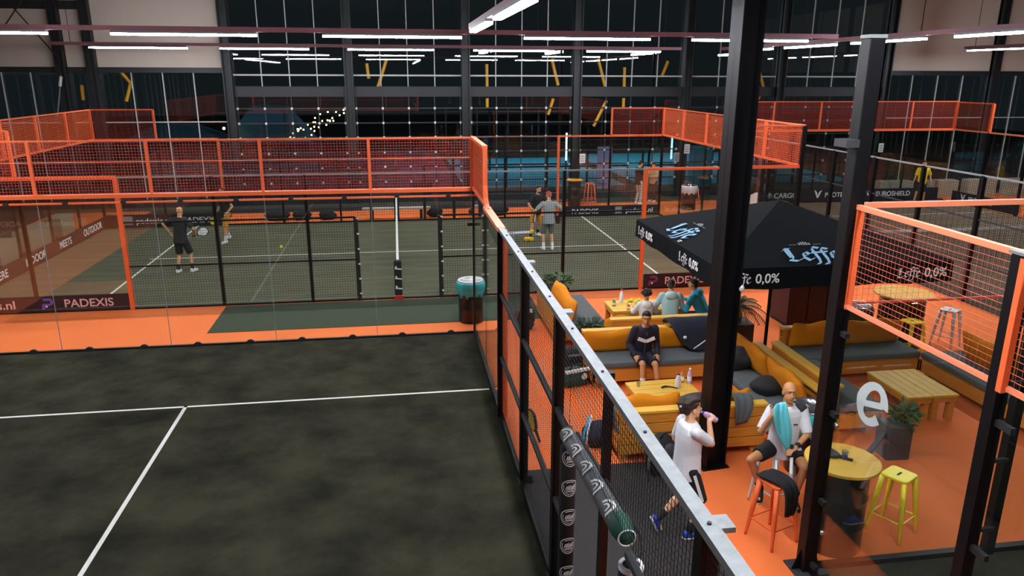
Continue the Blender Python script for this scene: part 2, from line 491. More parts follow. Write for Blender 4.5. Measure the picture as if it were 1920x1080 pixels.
for i, (a, b) in enumerate([(10.8, 14.4), (6.6, 9.9), (2.4, 5.7)]):
    lamp((22, a, ZL+.2), (22, b, ZL+.2), 'tube lamp right of the far right court, %s' % ['farthest, at the right edge', 'second, beyond the right edge', 'third, beyond the right edge'][i], 'lamps right of the far right court')
for a in (-9.4, -12.6): lamp((3.0, a-2.4, ZL+.4), (3.0, a+.6, ZL+.4), 'tube lamp on the light mast above the round table', 'lamps over the court on the right')

# ------------------------------------------------------------ court fences
def wires(b, o, xd, w, z0, z1, step=.05, th=.0045, thv=None):
    """welded wire mesh between two heights, from o along xd for w"""
    o = Vector(o); xd = Vector(xd); n = max(1, round(w/step)); k = max(1, round((z1-z0)/step)); thv = thv or th
    for i in range(n+1):
        p = o + xd*(w*i/n); b.bar(p+Vector((0,0,z0)), p+Vector((0,0,z1)), thv, caps=False)
    for i in range(k+1):
        z = Vector((0,0,z0+(z1-z0)*i/k)); b.bar(o+z, o+xd*w+z, th, caps=False)
    return b
class Fence:
    def __init__(s, p0, p1, label, cat='fence'):
        s.p0 = Vector((p0[0], p0[1], 0)); d = Vector((p1[0], p1[1], 0)) - s.p0; s.L = d.length; s.d = d.normalized()
        s.n = Vector((-s.d.y, s.d.x, 0)); s.t = thing('court_fence', label, cat, s.p0)
    def P(s, t, z=0., off=0.): return s.d*t + s.n*off + Vector((0,0,z))
    def post(s, t, z1, m='black_paint', w=.08, z0=0., off=0., name='post', dp=None):
        return MB().box(s.P(t, (z0+z1)/2, off), (w, dp or w, z1-z0), math.atan2(s.d.y, s.d.x)).build(name, m, s.t)
    def rail(s, t0, t1, z, m='black_paint', w=.05, h=None, off=0., name='rail'):
        return MB().bar(s.P(t0, z, off), s.P(t1, z, off), w, h or w).build(name, m, s.t)
    def pane(s, t0, t1, z0=.03, z1=3.):
        c = s.P((t0+t1)/2, (z0+z1)/2)
        return MB().box(c, (t1-t0-.008, .012, z1-z0), math.atan2(s.d.y, s.d.x)).build('glass_panel', 'court_glass', s.t)
    def seam(s, t, z0=.03, z1=3., m='grey_steel', w=.01):
        return MB().bar(s.P(t, z0), s.P(t, z1), w, .016).build('glass_seam', m, s.t)
    def mesh(s, t0, t1, z0, z1, m, step=.05, th=.0045, thv=None):
        return wires(MB(), s.P(t0), s.d, t1-t0, z0, z1, step, th, thv).build('mesh_panel', m, s.t)
    def clip(s, t, z, r=.09, off=0.02, m='black_soft'):
        b = MB(); pts = [(r*math.cos(PI*k/10), r*math.sin(PI*k/10)) for k in range(11)]
        b.prism(pts, .04, -.02); R = frame_mtx(s.P(t, z, off), s.d, (0,0,1))
        return b.xf(R).build('glass_clip', m, s.t)

# front court: glass back wall with an orange wire band on top
F = Fence((0, 0), (-10, 0), 'glass back wall of the front court with a long orange wire band above')
for i in range(5):
    F.pane(2*i, 2*i+2)
    F.mesh(2*i+.03, 2*i+1.97, 3.05, 3.97, 'orange_wire', .055, .0065, .0055)
    F.post(2*i+.03 if i == 0 else 2*i, 4.0, 'orange_paint', .055, 3.0)
    if i: F.seam(2*i)
F.post(9.97, 4.0, 'orange_paint', .055, 3.0)
F.rail(0, 10, 4.0, 'orange_paint', .03); F.rail(0, 10, 3.0, 'orange_paint', .11, .07); F.rail(0, 10, 2.88, 'orange_paint', .05, .03, .03)
F.rail(0, 10, .015, 'black_paint', .06, .03)
F.rail(0, 10, 3.62, 'salmon_paint', .014)
for i in range(10):
    F.clip(.5+i, .0, .085, .03); F.clip(.5+i, 2.87, .05, .05)
F.post(.0, 3.0, 'black_soft', .05, name='corner_post')
MB().box(F.P(.06, .75, .03), (.14, .05, .06)).build('glass_clip', 'black_soft', F.t)
MB().box(F.P(.06, 2.3, .03), (.14, .05, .06)).build('glass_clip', 'black_soft', F.t)
# front court: side fence running towards the viewer
F = Fence((0, 0), (0, -15), 'black mesh side fence with a grey top rail running towards the viewer')
F.pane(0.03, 2); F.pane(2, 3.93)
F.seam(2, m='black_soft')
F.mesh(.05, 1.95, 3.05, 3.97, 'orange_paint', .055, .006, .005)
F.rail(0, 2.02, 4.0, 'orange_paint', .09, .05); F.rail(0, 2.0, 3.02, 'orange_paint', .05, .05)
MB().tube([F.P(2.0, 4.0), F.P(2.0, 3.35), F.P(2.08, 3.14), F.P(2.25, 3.04), F.P(2.5, 3.0)], .045, 8).build('bent_rail', 'orange_paint', F.t)
F.rail(2.2, 4.05, 3.0, 'salmon_paint', .12, .06)
F.post(4.0, 3.0, 'black_paint', .07, off=-.02); F.post(4.0, 2.98, 'orange_paint', .07, off=.06, name='orange_post')
F.rail(4.05, 13.5, 3.0, 'grey_steel', .09, .05, name='top_rail')
F.rail(4.05, 8.6, 2.0, 'charcoal', .05); F.rail(4.05, 8.6, 1.0, 'charcoal', .05); F.rail(10.4, 13.5, 2.0, 'charcoal', .05)
F.rail(0, 8.6, .03, 'black_paint', .06, .06); F.rail(10.4, 14, .03, 'black_paint', .06, .06)
for t in (6.0, 8.0, 11.55): 
    F.post(t, 2.96, 'black_paint', .1, off=.02)
    MB().box(F.P(t, 2.985, .08), (.12, .12, .03), PI/2*3).build('post_plate', 'grey_steel', F.t)
    MB().box(F.P(t, .006, .05), (.2, .2, .012)).build('foot_plate', 'charcoal', F.t)
for a, b in ((4.05, 5.95), (6.05, 7.95), (8.05, 8.58)): F.mesh(a, b, .06, 2.97, 'black_paint', .05, .0032)
F.post(9.45, 2.96, 'black_paint', .07, z0=.0, off=.1)
F.mesh(8.6, 11.5, 2.1, 2.97, 'black_paint', .05, .0032); F.mesh(11.6, 13.5, .06, 2.97, 'black_paint', .05, .0032)
for k in range(9): MB().lathe([(.012, 0), (.012, .012)], F.P(4.6+k, 3.025), 8).build('bolt', 'charcoal', F.t)
# padded door opening of the side fence
pj = thing('padded_door_post', 'black padded door post with round white emblems beside the mesh fence', 'post', (.0, -8.57, 0))
MB().lathe([(.02, 0), (.074, .01), (.077, 1.86), (.03, 1.93)], (0,0,0), 20).build('padding', 'black_soft', pj, True)
MB().lathe([(.03, 1.93), (.035, 2.06)], (0,0,0), 12).build('post_cap', 'charcoal', pj)
for sgn in (-1, 1): MB().ell((sgn*.06, 0, 1.97), (.022, .022, .022), 8, 6).build('cap_bolt', 'white_metal', pj, True)
for k in range(6):
    z = 1.78-.31*k; b = MB()
    def cyl(a, zz, r=.0785): return (r*math.sin(a), -r*math.cos(a), zz)
    def arc(r, a0, a1, n, th):
        for i in range(n):
            t0 = a0+(a1-a0)*i/n; t1 = a0+(a1-a0)*(i+1)/n
            q = []
            for rr, t in ((r, t0), (r, t1), (r+th, t1), (r+th, t0)):
                q.append(cyl(.1+rr*math.cos(t)/.0785, z+rr*math.sin(t)))
            b.add(q, [(0,1,2,3)])
    arc(.078, 0, 2*PI, 36, .009); arc(.06, PI*.85, PI*2.15, 18, .006); arc(.06, PI*.3, PI*.7, 10, .008)
    def blk(x0, x1, z0, z1, sl=0.): b.add([cyl(.1+x0/.0785, z+z0), cyl(.1+x1/.0785, z+z0), cyl(.1+(x1+sl)/.0785, z+z1), cyl(.1+(x0+sl)/.0785, z+z1)], [(0,1,2,3)])
    for i in range(6): blk(-.045+.016*i, -.034+.016*i, -.02, .02+.006*(i % 3), .012)
    for i in range(5): blk(-.035+.015*i, -.024+.015*i, -.042, -.026)
    b.build('emblem', 'logo_white', pj)
pj2 = thing('padded_door_post', 'black padded post with open white foam top at the bottom of the picture', 'post', (.02, -10.42, 0))
MB().lathe([(.02, 0), (.085, .01), (.088, 1.9), (.08, 1.93), (.06, 1.93)], (0,0,0), 20).build('padding', 'black_soft', pj2, True)
MB().lathe([(.088, 1.9), (.088, 1.935), (.062, 1.935), (.055, 1.9)], (0,0,0), 20, False).build('foam_rim', 'white_cloth', pj2)
MB().lathe([(.035, 0), (.035, 2.0)], (0,0,0), 12).build('post', 'charcoal', pj2)
pl = thing('padded_lintel', 'grey padded bar with white shell emblems across the fence door', 'padding', (-.02, -8.6, 2.0))
MB().cap((0, 0, 0), (.06, -1.5, 0), .072, .08, 18).build('padding', 'pad_grey', pl, True)
MB().cap((.08, -.05, .03), (.14, -1.5, .03), .02, .022, 8).build('lacing', 'black_soft', pl, True)
MB().lathe([(.086, -.1), (.088, .0), (.066, .12)], (0,0,0), 16).xf(Matrix.Translation((.065, -1.5, 0)) @ Matrix.Rotation(PI/2, 4, 'X')).build('end_cap', 'green_bag', pl, True)
MB().lathe([(.064, -.006), (.072, .0), (.064, .006), (.058, .0), (.064, -.006)], (0,0,0), 16, False).xf(Matrix.Translation((.068, -1.62, 0)) @ Matrix.Rotation(PI/2, 4, 'X')).build('end_ring', 'white_cloth', pl, True)
for k in range(5):
    y = -.1-.3*k; b = MB()
    for r0, r1, e in ((.035, .05, .64), (.014, .024, .5)):
        for i in range(10):
            q = []
            for r, i2 in ((r0, i), (r0, i+1), (r1, i+1), (r1, i)):
                t = -.3*PI*0+PI*1.15*i2/10; a = -.8 + r*math.sin(t)*1.7/.078
                q.append((.082*math.sin(a)+.04*(-y), y+r*math.cos(t)*1.7, .082*math.cos(a)))
            b.add(q, [(0,1,2,3)])
    b.build('emblem', 'logo_white', pl)
MB().tube([(.12, -1.4, .05), (.18, -1.6, -.0), (.16, -1.7, -.06), (.12, -1.74, -.1)], .012, 6).build('rope', 'black_soft', pl)

# far court
def court_b_side(y, label, near):
    F = Fence((BX0, y), (BX1, y), label)
    for a in (0, 2, 16, 18): F.pane(a, a+2)
    for a in (2, 18): F.post(a, 3, 'black_paint', .07, off=.03)
    for a, b in ((0, 2), (18, 20)):
        F.mesh(a, b, 3.05, 3.95, 'orange_wire', .055, .006); F.rail(a, b, 4, 'orange_paint', .04); F.rail(a, b, 3.03, 'orange_paint', .04)
        F.post(b if a == 0 else a, 4, 'orange_paint', .06, 3)
    F.rail(0, 4, 3.0, 'orange_paint', .08); F.rail(16, 20, 3.0, 'orange_paint', .06)
    F.rail(4, 16, 3.0, 'grey_steel' if near else 'pink_rail', .035); F.rail(0, 20, .02, 'black_paint', .06, .04)
    for a in (4, 16): F.post(a, 3, 'orange_paint', .09)
    for a in (6, 8, 9.08, 11.02, 12.1, 14):
        jam = a in (9.08, 11.02, 12.1)
        F.post(a, 2.0 if a in (9.08, 11.02) else 3, 'black_soft' if jam else 'black_paint', .1 if jam else .07)
        if near and jam:
            for k in range(6): MB().box(F.P(a+.04, .18+.36*k, -.055), (.05, .01, .035)).build('white_tick', 'logo_white', F.t)
    for a, b in ((4, 9.08), (11.02, 16)):
        F.rail(a, b, 1.0, 'black_paint', .035)
        F.rail(a, b, 2.0, 'black_paint', .035)
    for a, b in ((4.05, 6), (6, 8), (8, 9.05), (11.05, 12.1), (12.1, 14), (14, 15.95)): F.mesh(a, b, .05, 2.98, 'black_paint', .06, .004)
    F.mesh(9.08, 11.02, 2.05, 2.98, 'black_paint', .06, .004)
    return F
court_b_side(BY0, 'near side fence of the far court with black mesh between orange end posts', True)
court_b_side(BY1, 'far side fence of the far court in front of the dark windows', False)
def court_b_end(x, label):
    F = Fence((x, BY0), (x, BY1), label)
    for i in range(5):
        F.pane(2*i, 2*i+2); F.mesh(2*i, 2*i+2, 3.05, 3.95, 'orange_paint', .055, .006); F.post(2*i, 4, 'orange_paint', .07, 3)
        if i: F.post(2*i, 3, 'black_paint', .06, off=.04 if x < 0 else -.04)
    F.post(10, 4, 'orange_paint', .07, 3); F.rail(0, 10, 4, 'orange_paint', .04); F.rail(0, 10, 3.02, 'orange_paint', .06)
    F.rail(0, 10, .02, 'black_paint', .06, .04)
    F.post(0, 4, 'black_paint', .09, off=0); F.post(10, 3, 'black_paint', .08)
    return F
court_b_end(BX0, 'glass end wall at the left of the far court topped by an orange wire band')
court_b_end(BX1, 'glass end wall at the right of the far court with a slanting orange wire band')
# court on the far right
F = Fence((FX0, FY1), (FX0, -5.5), 'black mesh side fence left of the far right court under a thin pale rail')
for a in (0, 2): F.pane(a, a+2)
F.mesh(0, 2, 3.05, 3.95, 'orange_paint', .055, .006); F.rail(0, 2, 4, 'orange_paint', .04); F.post(2, 4, 'orange_paint', .07, 3)
for a in range(2, 20, 2): F.post(a, 3, 'black_paint', .09)
F.rail(2, 20, 3.0, 'grey_steel', .04); F.rail(4, 20, 2.0, 'charcoal', .03); F.rail(4, 20, 1.0, 'charcoal', .03); F.rail(0, 20, .02, 'black_paint', .06, .04)
for a in range(4, 20, 2): F.mesh(a, a+2, .05, 2.98, 'black_paint', .06, .004)
F = Fence((FX0, FY1), (FX1, FY1), 'glass back wall of the far right court under an orange wire band')
w5 = (FX1-FX0)/5
for i in range(5):
    F.pane(w5*i, w5*(i+1)); F.mesh(w5*i, w5*(i+1), 3.0, 4.15, 'orange_wire', .06, .009); F.post(w5*i, 4.15, 'orange_paint', .06, 3)
    if i: F.post(w5*i, 3, 'black_paint', .06, off=.04)
F.post(w5*5, 4.15, 'orange_paint', .1, 3); F.rail(0, w5*5, 4.15, 'orange_paint', .04); F.rail(0, w5*5, 3.0, 'orange_paint', .09); F.rail(0, w5*5, .02, 'black_paint', .06, .04)
F = Fence((FX1, FY1), (FX1, -5.5), 'right side fence of the far right court with an orange step')
for a in (0, 2): F.pane(a, a+2)
F.mesh(0, 2, 3.0, 4.1, 'orange_paint', .055, .0035); F.rail(0, 2, 4.12, 'orange_paint', .05); F.post(2, 4.12, 'orange_paint', .1, 3)
F.rail(0, 20, 3.0, 'salmon_paint', .06)
for a in range(2, 20, 2): F.post(a, 3, 'black_paint', .08)
for a in range(4, 20, 2): F.mesh(a, a+2, .05, 2.98, 'black_paint', .06, .004)
# court on the right: corner beside the lounge
F = Fence((DX, DY), (DX+10, DY), 'glass back wall of the court at the right edge with salmon wire band')
for i in range(5):
    F.pane(2*i, 2*i+2); F.mesh(2*i+.03, 2*i+1.97, 3.05, 3.97, 'black_paint', .06, .0016, .0016); F.post(2*i+(.06 if i == 0 else 0), 4, 'orange_paint', .07, 3)
    if i: F.post(2*i+.17, 3, 'black_paint', .1, off=-.02)
F.rail(0, 10, 4, 'salmon_paint', .05); F.rail(0, 10, 3.03, 'orange_wire', .022); F.rail(0, 10, .03, 'black_paint', .08, .06)
for z in (.35, 1.2, 2.1, 2.8): MB().box(F.P(2.05, z, -.08), (.18, .04, .04)).build('glass_clip', 'black_soft', F.t)
F = Fence((DX, DY), (DX, DY-5), 'glass side wall with salmon wire band and letter sticker at the right')
F.pane(.06, 2); F.pane(2, 4)
F.mesh(.05, 1.95, 3.05, 3.97, 'wire_pale', .05, .003, .0012); F.rail(0, 2, 4, 'salmon_paint', .045); F.rail(0, 2, 3.03, 'salmon_paint', .035)
F.post(.06, 4, 'orange_paint', .07, 3, off=.02)
F.post(2, 4, 'black_paint', .1); F.post(2.06, 3.98, 'orange_paint', .05, 3, off=-.03, name='orange_post')
MB().box(F.P(2, 4.01), (.12, .14, .02)).build('post_plate', 'grey_steel', F.t)
F.rail(2, 5, 3.03, 'salmon_paint', .035); F.rail(2, 5, 4, 'salmon_paint', .045); F.mesh(2.08, 3.95, 3.05, 3.97, 'wire_pale', .05, .003, .0012); F.rail(0, 5, .03, 'black_paint', .06, .06); F.post(4, 3, 'black_paint', .1)
for z in (.6, 1.7, 2.75): MB().box(F.P(2.12, z, .0), (.04, .16, .05)).build('glass_clip', 'black_soft', F.t)
for z in (.12, .9, 1.9, 2.75): MB().box(F.P(.1, z, .0), (.05, .14, .05)).build('glass_clip', 'black_soft', F.t)
b = MB(); EP = [(.13, .035), (-.1, -.035)]
def stroke(b, pts, ws, zz=0.):
    n = len(pts); L = []
    for i, p in enumerate(pts):
        a = pts[max(i-1, 0)]; c = pts[min(i+1, n-1)]; d = Vector((c[0]-a[0], c[1]-a[1])).normalized(); w = ws[i] if isinstance(ws, list) else ws
        L.append(((p[0]-d.y*w/2, p[1]+d.x*w/2), (p[0]+d.y*w/2, p[1]-d.x*w/2)))
    for (a, c), (e, f) in zip(L, L[1:]): b.add([(*a, zz), (*c, zz), (*f, zz), (*e, zz)], [(0,1,2,3)])
pts = []; ws = []
for k in range(41):
    t = math.radians(5+318*k/40); pts.append((.16*math.cos(t)+.05*math.sin(t), .185*math.sin(t))); ws.append(.135-.06*abs(math.sin(t)))
stroke(b, pts, ws); stroke(b, [(.15, .035), (-.13, -.035)], .06, .002)
st = b.xf(frame_mtx((DX-.012, -8.93, 2.27), (0,-1,.04), (0,.14,1))).build('letter_sticker', 'sticker')
tag(st, 'large pale letter e stuck on the glass above the round table', 'sticker')
# light mast on the corner and the big steel column
mt = thing('light_mast', 'tall black light mast on a bolted base plate at the corner of the right court', 'mast', (DX-.02, DY, 0))
MB().b2((-.075, -.075, .02), (.075, .075, 5.5)).build('mast_post', 'black_paint', mt, bevel=.008)
MB().b2((-.17, -.14, 0), (.2, .16, .02)).build('base_plate', 'charcoal', mt)
b = MB()
for sx in (-1, 1): b.add([(sx*.075, -.005, .02), (sx*.165, -.005, .02), (sx*.075, -.005, .26), (sx*.075, .005, .02), (sx*.165, .005, .02), (sx*.075, .005, .26)], [(0,1,2),(3,5,4),(0,3,4,1),(1,4,5,2),(2,5,3,0)])
b.build('gusset', 'black_paint', mt)
MB().b2((-.08, -.08, 5.5), (.08, .08, 5.53)).build('mast_cap', 'grey_steel', mt)
MB().b2((-.2, -.1, 4.55), (-.07, .1, 4.62)).build('bracket', 'charcoal', mt)
for z in (.5, 1.75): MB().ell((.09, -.08, z), (.03, .03, .03), 8, 6).build('bolt', 'chrome', mt, True)
sc_ = thing('steel_column', 'big black steel column rising in front of the wooden sofa', 'column', (2.66, -5.93, 0), .12)
b = MB().b2((-.15, -.13, .01), (-.13, .13, 9.99)); b.b2((.13, -.13, .01), (.15, .13, 9.99)); b.b2((-.15, -.015, .01), (.15, .015, 9.99))
b.build('shaft', 'black_paint', sc_)
MB().b2((-.2, -.16, 0), (.2, .16, .015)).build('base_plate', 'black_paint', sc_)
MB().ell((.16, -.12, 2.55), (.035, .035, .05), 10, 8).build('white_knob', 'white_metal', sc_, True)

# ------------------------------------------------------------ banners on the glass
def banner(label, origin, xd, w, h, items, m='banner', cat='banner'):
    xd = Vector(xd); n = xd.cross(Vector((0,0,1)))
    t = thing('advertising_banner', label, cat, origin)
    b = MB(); b.box((w/2, 0, h/2), (w, .01, h)); b.xf(frame_mtx((0,0,0), xd, -n) if False else Matrix.Rotation(math.atan2(xd.y, xd.x), 4, 'Z'))
    b.build('sheet', m, t)
    for kind, x, z, size, arg, mm, wide in items:
        o = xd*x + n*.012 + Vector((0,0,z))
        if kind == 'text': text(arg, size, o, xd, (0,0,1), mm, t, wide=wide, bold=size*.012)
        elif kind == 'p':
            q = MB()
            pts = [(0,0),(.22,0),(.3,.3),(.75,.3),(1.0,.5),(1.0,.8),(.8,1.0),(.2,1.0),(.2,.78),(.7,.78),(.78,.7),(.78,.6),(.7,.5),(.1,.5)]
            q.prism(pts, .006); q.xf(frame_mtx(o, xd, (0,0,1)) @ Matrix.Scale(size, 4)); q.build('emblem', mm, t)
            MB().prism([(.1*math.cos(k*PI/5)+.42, .1*math.sin(k*PI/5)+.25) for k in range(10)], .02).xf(frame_mtx(o, xd, (0,0,1)) @ Matrix.Scale(size, 4)).build('emblem_dot', 'logo_white', t)
        elif kind == 'v':
            q = MB(); q.prism([(0,1),(.35,.75),(.5,.35),(.65,.75),(1,1),(.62,.1),(.5,0),(.38,.1)], .006)
            q.xf(frame_mtx(o, xd, (0,0,1)) @ Matrix.Scale(size, 4)); q.build('emblem', mm, t)
        elif kind == 'blob':
            q = MB(); q.prism([(.5+.5*math.cos(k*PI/6), .5+.5*math.sin(k*PI/6)) for k in range(12)], .006)
            q.xf(frame_mtx(o, xd, (0,0,1)) @ Matrix.Scale(size, 4)); q.build('emblem', mm, t)
        elif kind == 'blank':
            MB().box((o + xd*size/2 + Vector((0,0,size/2))), (size, .006, size), math.atan2(xd.y, xd.x)).build('blank_patch', mm, t)
yb = BY0-.03
banner('dark banner with a web address and club name on the glass at the left', (-11.5, yb, .03), (1,0,0), 3.9, .36,
       [('text', .35, .09, .27, 'padexis.nl', 'text_pink', 1.1), ('p', 2.05, .06, .25, '', 'logo_purple', 1), ('text', 2.52, .09, .26, 'PADEXIS', 'text_pink', 1.05)], 'banner_plum')
banner('dark banner with club name behind the canopy, right of the orange post', (4.52, yb, .03), (1,0,0), 3.9, .36,
       [('p', .12, .06, .25, '', 'logo_plum', 1), ('text', .55, .09, .26, 'PADEXIS', 'text_pink', 1.05), ('text', 2.3, .09, .24, 'padexis.nl', 'text_pink', 1.1)], 'banner_plum')
yf = BY1-.03
banner('black banner with a white patch and web address at the far left corner', (-11.5, yf, .03), (1,0,0), 4.0, .42,
       [('blank', .55, .06, .3, '', 'logo_grey', 1), ('text', .95, .1, .27, 'padexis.nl', 'logo_white', 1.1), ('text', 2.5, .1, .27, 'PADEXIS', 'logo_white', 1.05)])
banner('black banner with club name and web address behind the two players on the right', (4.5, yf, .03), (1,0,0), 3.95, .36,
       [('text', .5, .07, .26, 'PADEXIS', 'logo_white', 1.05), ('blank', 2.2, .05, .26, '', 'logo_grey', 1), ('text', 2.62, .08, .25, 'padexis.nl', 'logo_white', 1.1)])
xl = BX0+.05
banner('black banner with three slogan words along the left end wall', (xl, 4.3, .03), (0,1,0), 8.3, .4,
       [('text', .35, .1, .3, 'WHERE', 'logo_white', 1.), ('text', 2.35, .1, .3, 'INDOOR', 'logo_white', 1.), ('text', 4.5, .1, .3, 'MEETS', 'logo_white', 1.), ('text', 6.3, .1, .3, 'OUTDOOR', 'logo_white', 1.)])
yF = FY1-.04
banner('black sponsor banners along the far right back wall', (FX0+.1, yF, .04), (1,0,0), 9.9, .5,
       [('blob', 1.95, .18, .24, '', 'logo_grey', 1), ('text', 2.3, .18, .3, 'CARGO', 'logo_white', 1.), ('v', 4.1, .14, .36, '', 'logo_white', 1), ('text', 4.6, .18, .28, 'PROTECTR', 'logo_white', 1.), ('blob', 6.55, .16, .28, '', 'logo_white', 1), ('text', 6.95, .18, .28, 'EUROSHIELD', 'logo_white', 1.)])
banner('black sponsor banner on the right side fence of the far right court', (FX1-.05, 13.9, .04), (0,-1,0), 3.6, .45,
       [('v', .5, .1, .3, '', 'logo_white', 1), ('text', .95, .14, .26, 'PROTECTR', 'logo_white', 1.)])
# small white notices on the back glazing
for x, z, l in ((6.35, 1.55, 'small white paper notice on the dark column behind the players'), (11.0, 1.9, 'small white paper notice on the glass right of the standing visitors'), (20.2, 1.85, 'small white paper notice behind the player in yellow')):
    t = thing('paper_notice', l, 'notice', (x, 16.6, z))
    MB().b2((-.12, 0, 0), (.12, .012, .4)).build('sheet', 'logo_white', t)
    for k in range(3): MB().b2((-.08, -.004, .07+.1*k), (.08, 0, .11+.1*k)).build('printed_line', 'logo_grey', t)

# ------------------------------------------------------------ far court: net
nt_ = thing('padel_net', 'net across the far court seen end-on with a white top tape', 'net', (-1.55, BY0, 0))
b = MB(); wires(b, (0, .05, 0), (0, 1, 0), 9.9, .02, .88, .06, .004); b.build('netting', 'black_soft', nt_)
MB().bar((0, .03, .9), (0, 9.97, .9), .06, .02).build('top_tape', 'line_white', nt_)
b = MB(); wires(b, (0,0,0), (0,1,0), .1, 0, .1, .1, .004)
for y in (0, 10): MB().b2((-.09, y-.08, .02), (.09, y+.08, .95)).build('post', 'black_soft', nt_, bevel=.03)
MB().b2((-.11, -.13, 0), (.11, -.05, .1)).build('red_foot', 'red_cup', nt_)
for k in range(3):
    z = .25+.24*k; q = MB(); q.prism([(-.07,.02),(.09,.0),(.09,.03),(-.02,.045),(-.03,.1),(-.06,.09)], .004).xf(frame_mtx((0, -.085, z), (1,0,0), (0,0,1))); q.build('emblem', 'logo_white', nt_)
F_net = thing('padel_net', 'net of the far right court seen through its mesh fence with a pale top tape', 'net', (FX0, 4.4, 0))
b = MB(); wires(b, (.1, 0, 0), (1, 0, 0), 9.9, .02, .88, .07, .004); b.build('netting', 'black_soft', F_net)
MB().bar((.1, 0, .9), (10.1, 0, .9), .03, .07).build('top_tape', 'line_white', F_net)
for x in (.1, 10.1): MB().b2((x-.06, -.06, 0), (x+.06, .06, .95)).build('post', 'black_soft', F_net)

# ------------------------------------------------------------ lounge furniture
def plank_box(b, a, c): return b.b2(a, c)
def sofa(label, x, y, rz, w, d=.82, back=True, top=.78, seat=.44, planks=4, pad='grey_cloth', arm=None):
    """faces local -y, back at +y"""
    t = thing('pallet_sofa', label, 'sofa', (x, y, 0), rz, 'wooden sofas of the lounge')
    b = MB(); h0, h1 = .13, seat-.1
    b.b2((-w/2, -d/2, h0), (w/2, -d/2+.05, h1)); b.b2((-w/2, d/2-.1, h0), (w/2, d/2-.06, h1))
    for sx in (-1, 1): b.b2((sx*w/2-.05*(sx > 0), -d/2, h0), (sx*w/2+.05*(sx < 0), d/2-.06, h1))
    for k in range(5): b.b2((-w/2+.02, -d/2+.02+k*(d-.12)/5, h1), (w/2-.02, -d/2+.02+(k+.8)*(d-.12)/5, h1+.03))
    b.build('frame', 'wood', t, bevel=.006)
    for sx in (-1, 1):
        for sy in (-1, 1): MB().box((sx*(w/2-.1), sy*(d/2-.14), .075), (.1, .1, .15)).build('leg', 'wood_end', t)
    b = MB(); b.b2((-w/2+.01, -d/2-.02, h1+.03), (w/2-.01, d/2-.12, seat+.04))
    b.build('seat_pad', pad, t, bevel=.03)
    if back:
        b = MB(); n = planks; z0 = .13; ph = (top-z0)/n
        for k in range(n): b.b2((-w/2, d/2-.05, z0+ph*k+.008), (w/2, d/2, z0+ph*(k+1)-.004))
        for sx in (-.92, -.3, .3, .92): b.b2((sx*w/2-.05, d/2-.1, .3), (sx*w/2+.05, d/2-.05, top))
        b.build('backrest', 'wood', t, bevel=.005)
        MB().b2((-w/2-.01, d/2-.14, top), (w/2+.01, d/2+.015, top+.04)).build('top_board', 'wood_pale', t, bevel=.005)
    for sx in (arm or ()):
        b = MB()
        for k in range(4): b.b2((sx*w/2-.03, -d/2+.05, .13+k*.16), (sx*w/2+.03, d/2, .13+k*.16+.15))
        b.build('side_panel', 'wood', t, bevel=.005)
    return t
def cushion(label, p, w, h, th, rz, lean=.25, m='orange_cloth', group='orange back cushions of the sofas', tri=0.):
    """stands at p (bottom centre), width along local x, leaning back by lean"""
    b = MB(); n = 14; k = 8; vs = []; fs = []
    rnd = random.Random(label)
    for side in (-1, 1):
        for i in range(n+1):
            for j in range(k+1):
                u = i/n*2-1; v = j/k*2-1
                e = (1-abs(u)**4)*(1-abs(v)**4); e = max(e, 0)**.4
                sag = .03*math.sin(u*5+rnd.random()*.4)*(v+1)/2
                vs.append((u*w/2*(1-.02*v*v), side*th/2*(.15+.85*e)+.006*rnd.random(), (v+1)/2*h*(1-.04*u*u)+sag))
    N = (n+1)*(k+1)
    for s in (0, 1):
        for i in range(n):
            for j in range(k):
                q = [s*N+i*(k+1)+j, s*N+(i+1)*(k+1)+j, s*N+(i+1)*(k+1)+j+1, s*N+i*(k+1)+j+1]
                fs.append(tuple(q if s == 0 else q[::-1]))
    edge = [i*(k+1) for i in range(n+1)] + [n*(k+1)+j for j in range(1, k+1)] + [i*(k+1)+k for i in range(n-1, -1, -1)] + [j for j in range(k-1, 0, -1)]
    for a, c in zip(edge, edge[1:]+edge[:1]): fs.append((c, a, a+N, c+N))
    b.add(vs, fs); b.xf(Matrix.Rotation(-lean, 4, 'X'))
    o = b.build('back_cushion', m, None, True, subd=1); o.location = p; o.rotation_euler = (0, 0, rz)
    return tag(o, label, 'cushion', group)
H = PI/2
sofa('wooden sofa with grey seat on which the man in the dark jacket sits', 2.85, -2.82, 0, 2.35)
cushion('wide orange cushion behind the man in the dark jacket', (2.3, -2.66, .47), 1.35, .42, .16, 0, -.18)
cushion('orange cushion under the navy jacket, right of the seated man', (3.4, -2.64, .47), .9, .42, .16, 0, -.18)
sofa('wooden sofa with grey seat and its plank end by the mesh fence, plants beside it', 1.98, -.12, H, 2.0, 1.0, top=.74, planks=3)
cushion('long orange cushion leaning on the sofa beside the mesh fence', (1.78, -.15, .47), 1.95, .44, .2, H, -.3)
sofa('wooden sofa seen from behind on which the hooded group sits', 3.5, -1.42, PI, 2.2, .76, top=.72, planks=4)
cushion('low orange cushion behind the backs of the hooded group', (2.75, -1.66, .46), .9, .3, .12, PI, -.15)
sofa('big wooden sofa seen from behind, behind the man who drinks', 2.46, -5.33, PI, 2.12, .84, top=.74)
cushion('orange cushion slumped over the backrest left of the drinking man', (1.88, -5.52, .47), .95, .42, .14, PI, -.2)
cushion('orange cushion corner behind the grey towel on the sofa back', (3.1, -5.52, .47), .6, .42, .14, PI, -.2)
sofa('wooden sofa facing left with bags on its grey seat, right of the steel column', 4.2, -4.4, -H, 2.2, .85, top=.7)
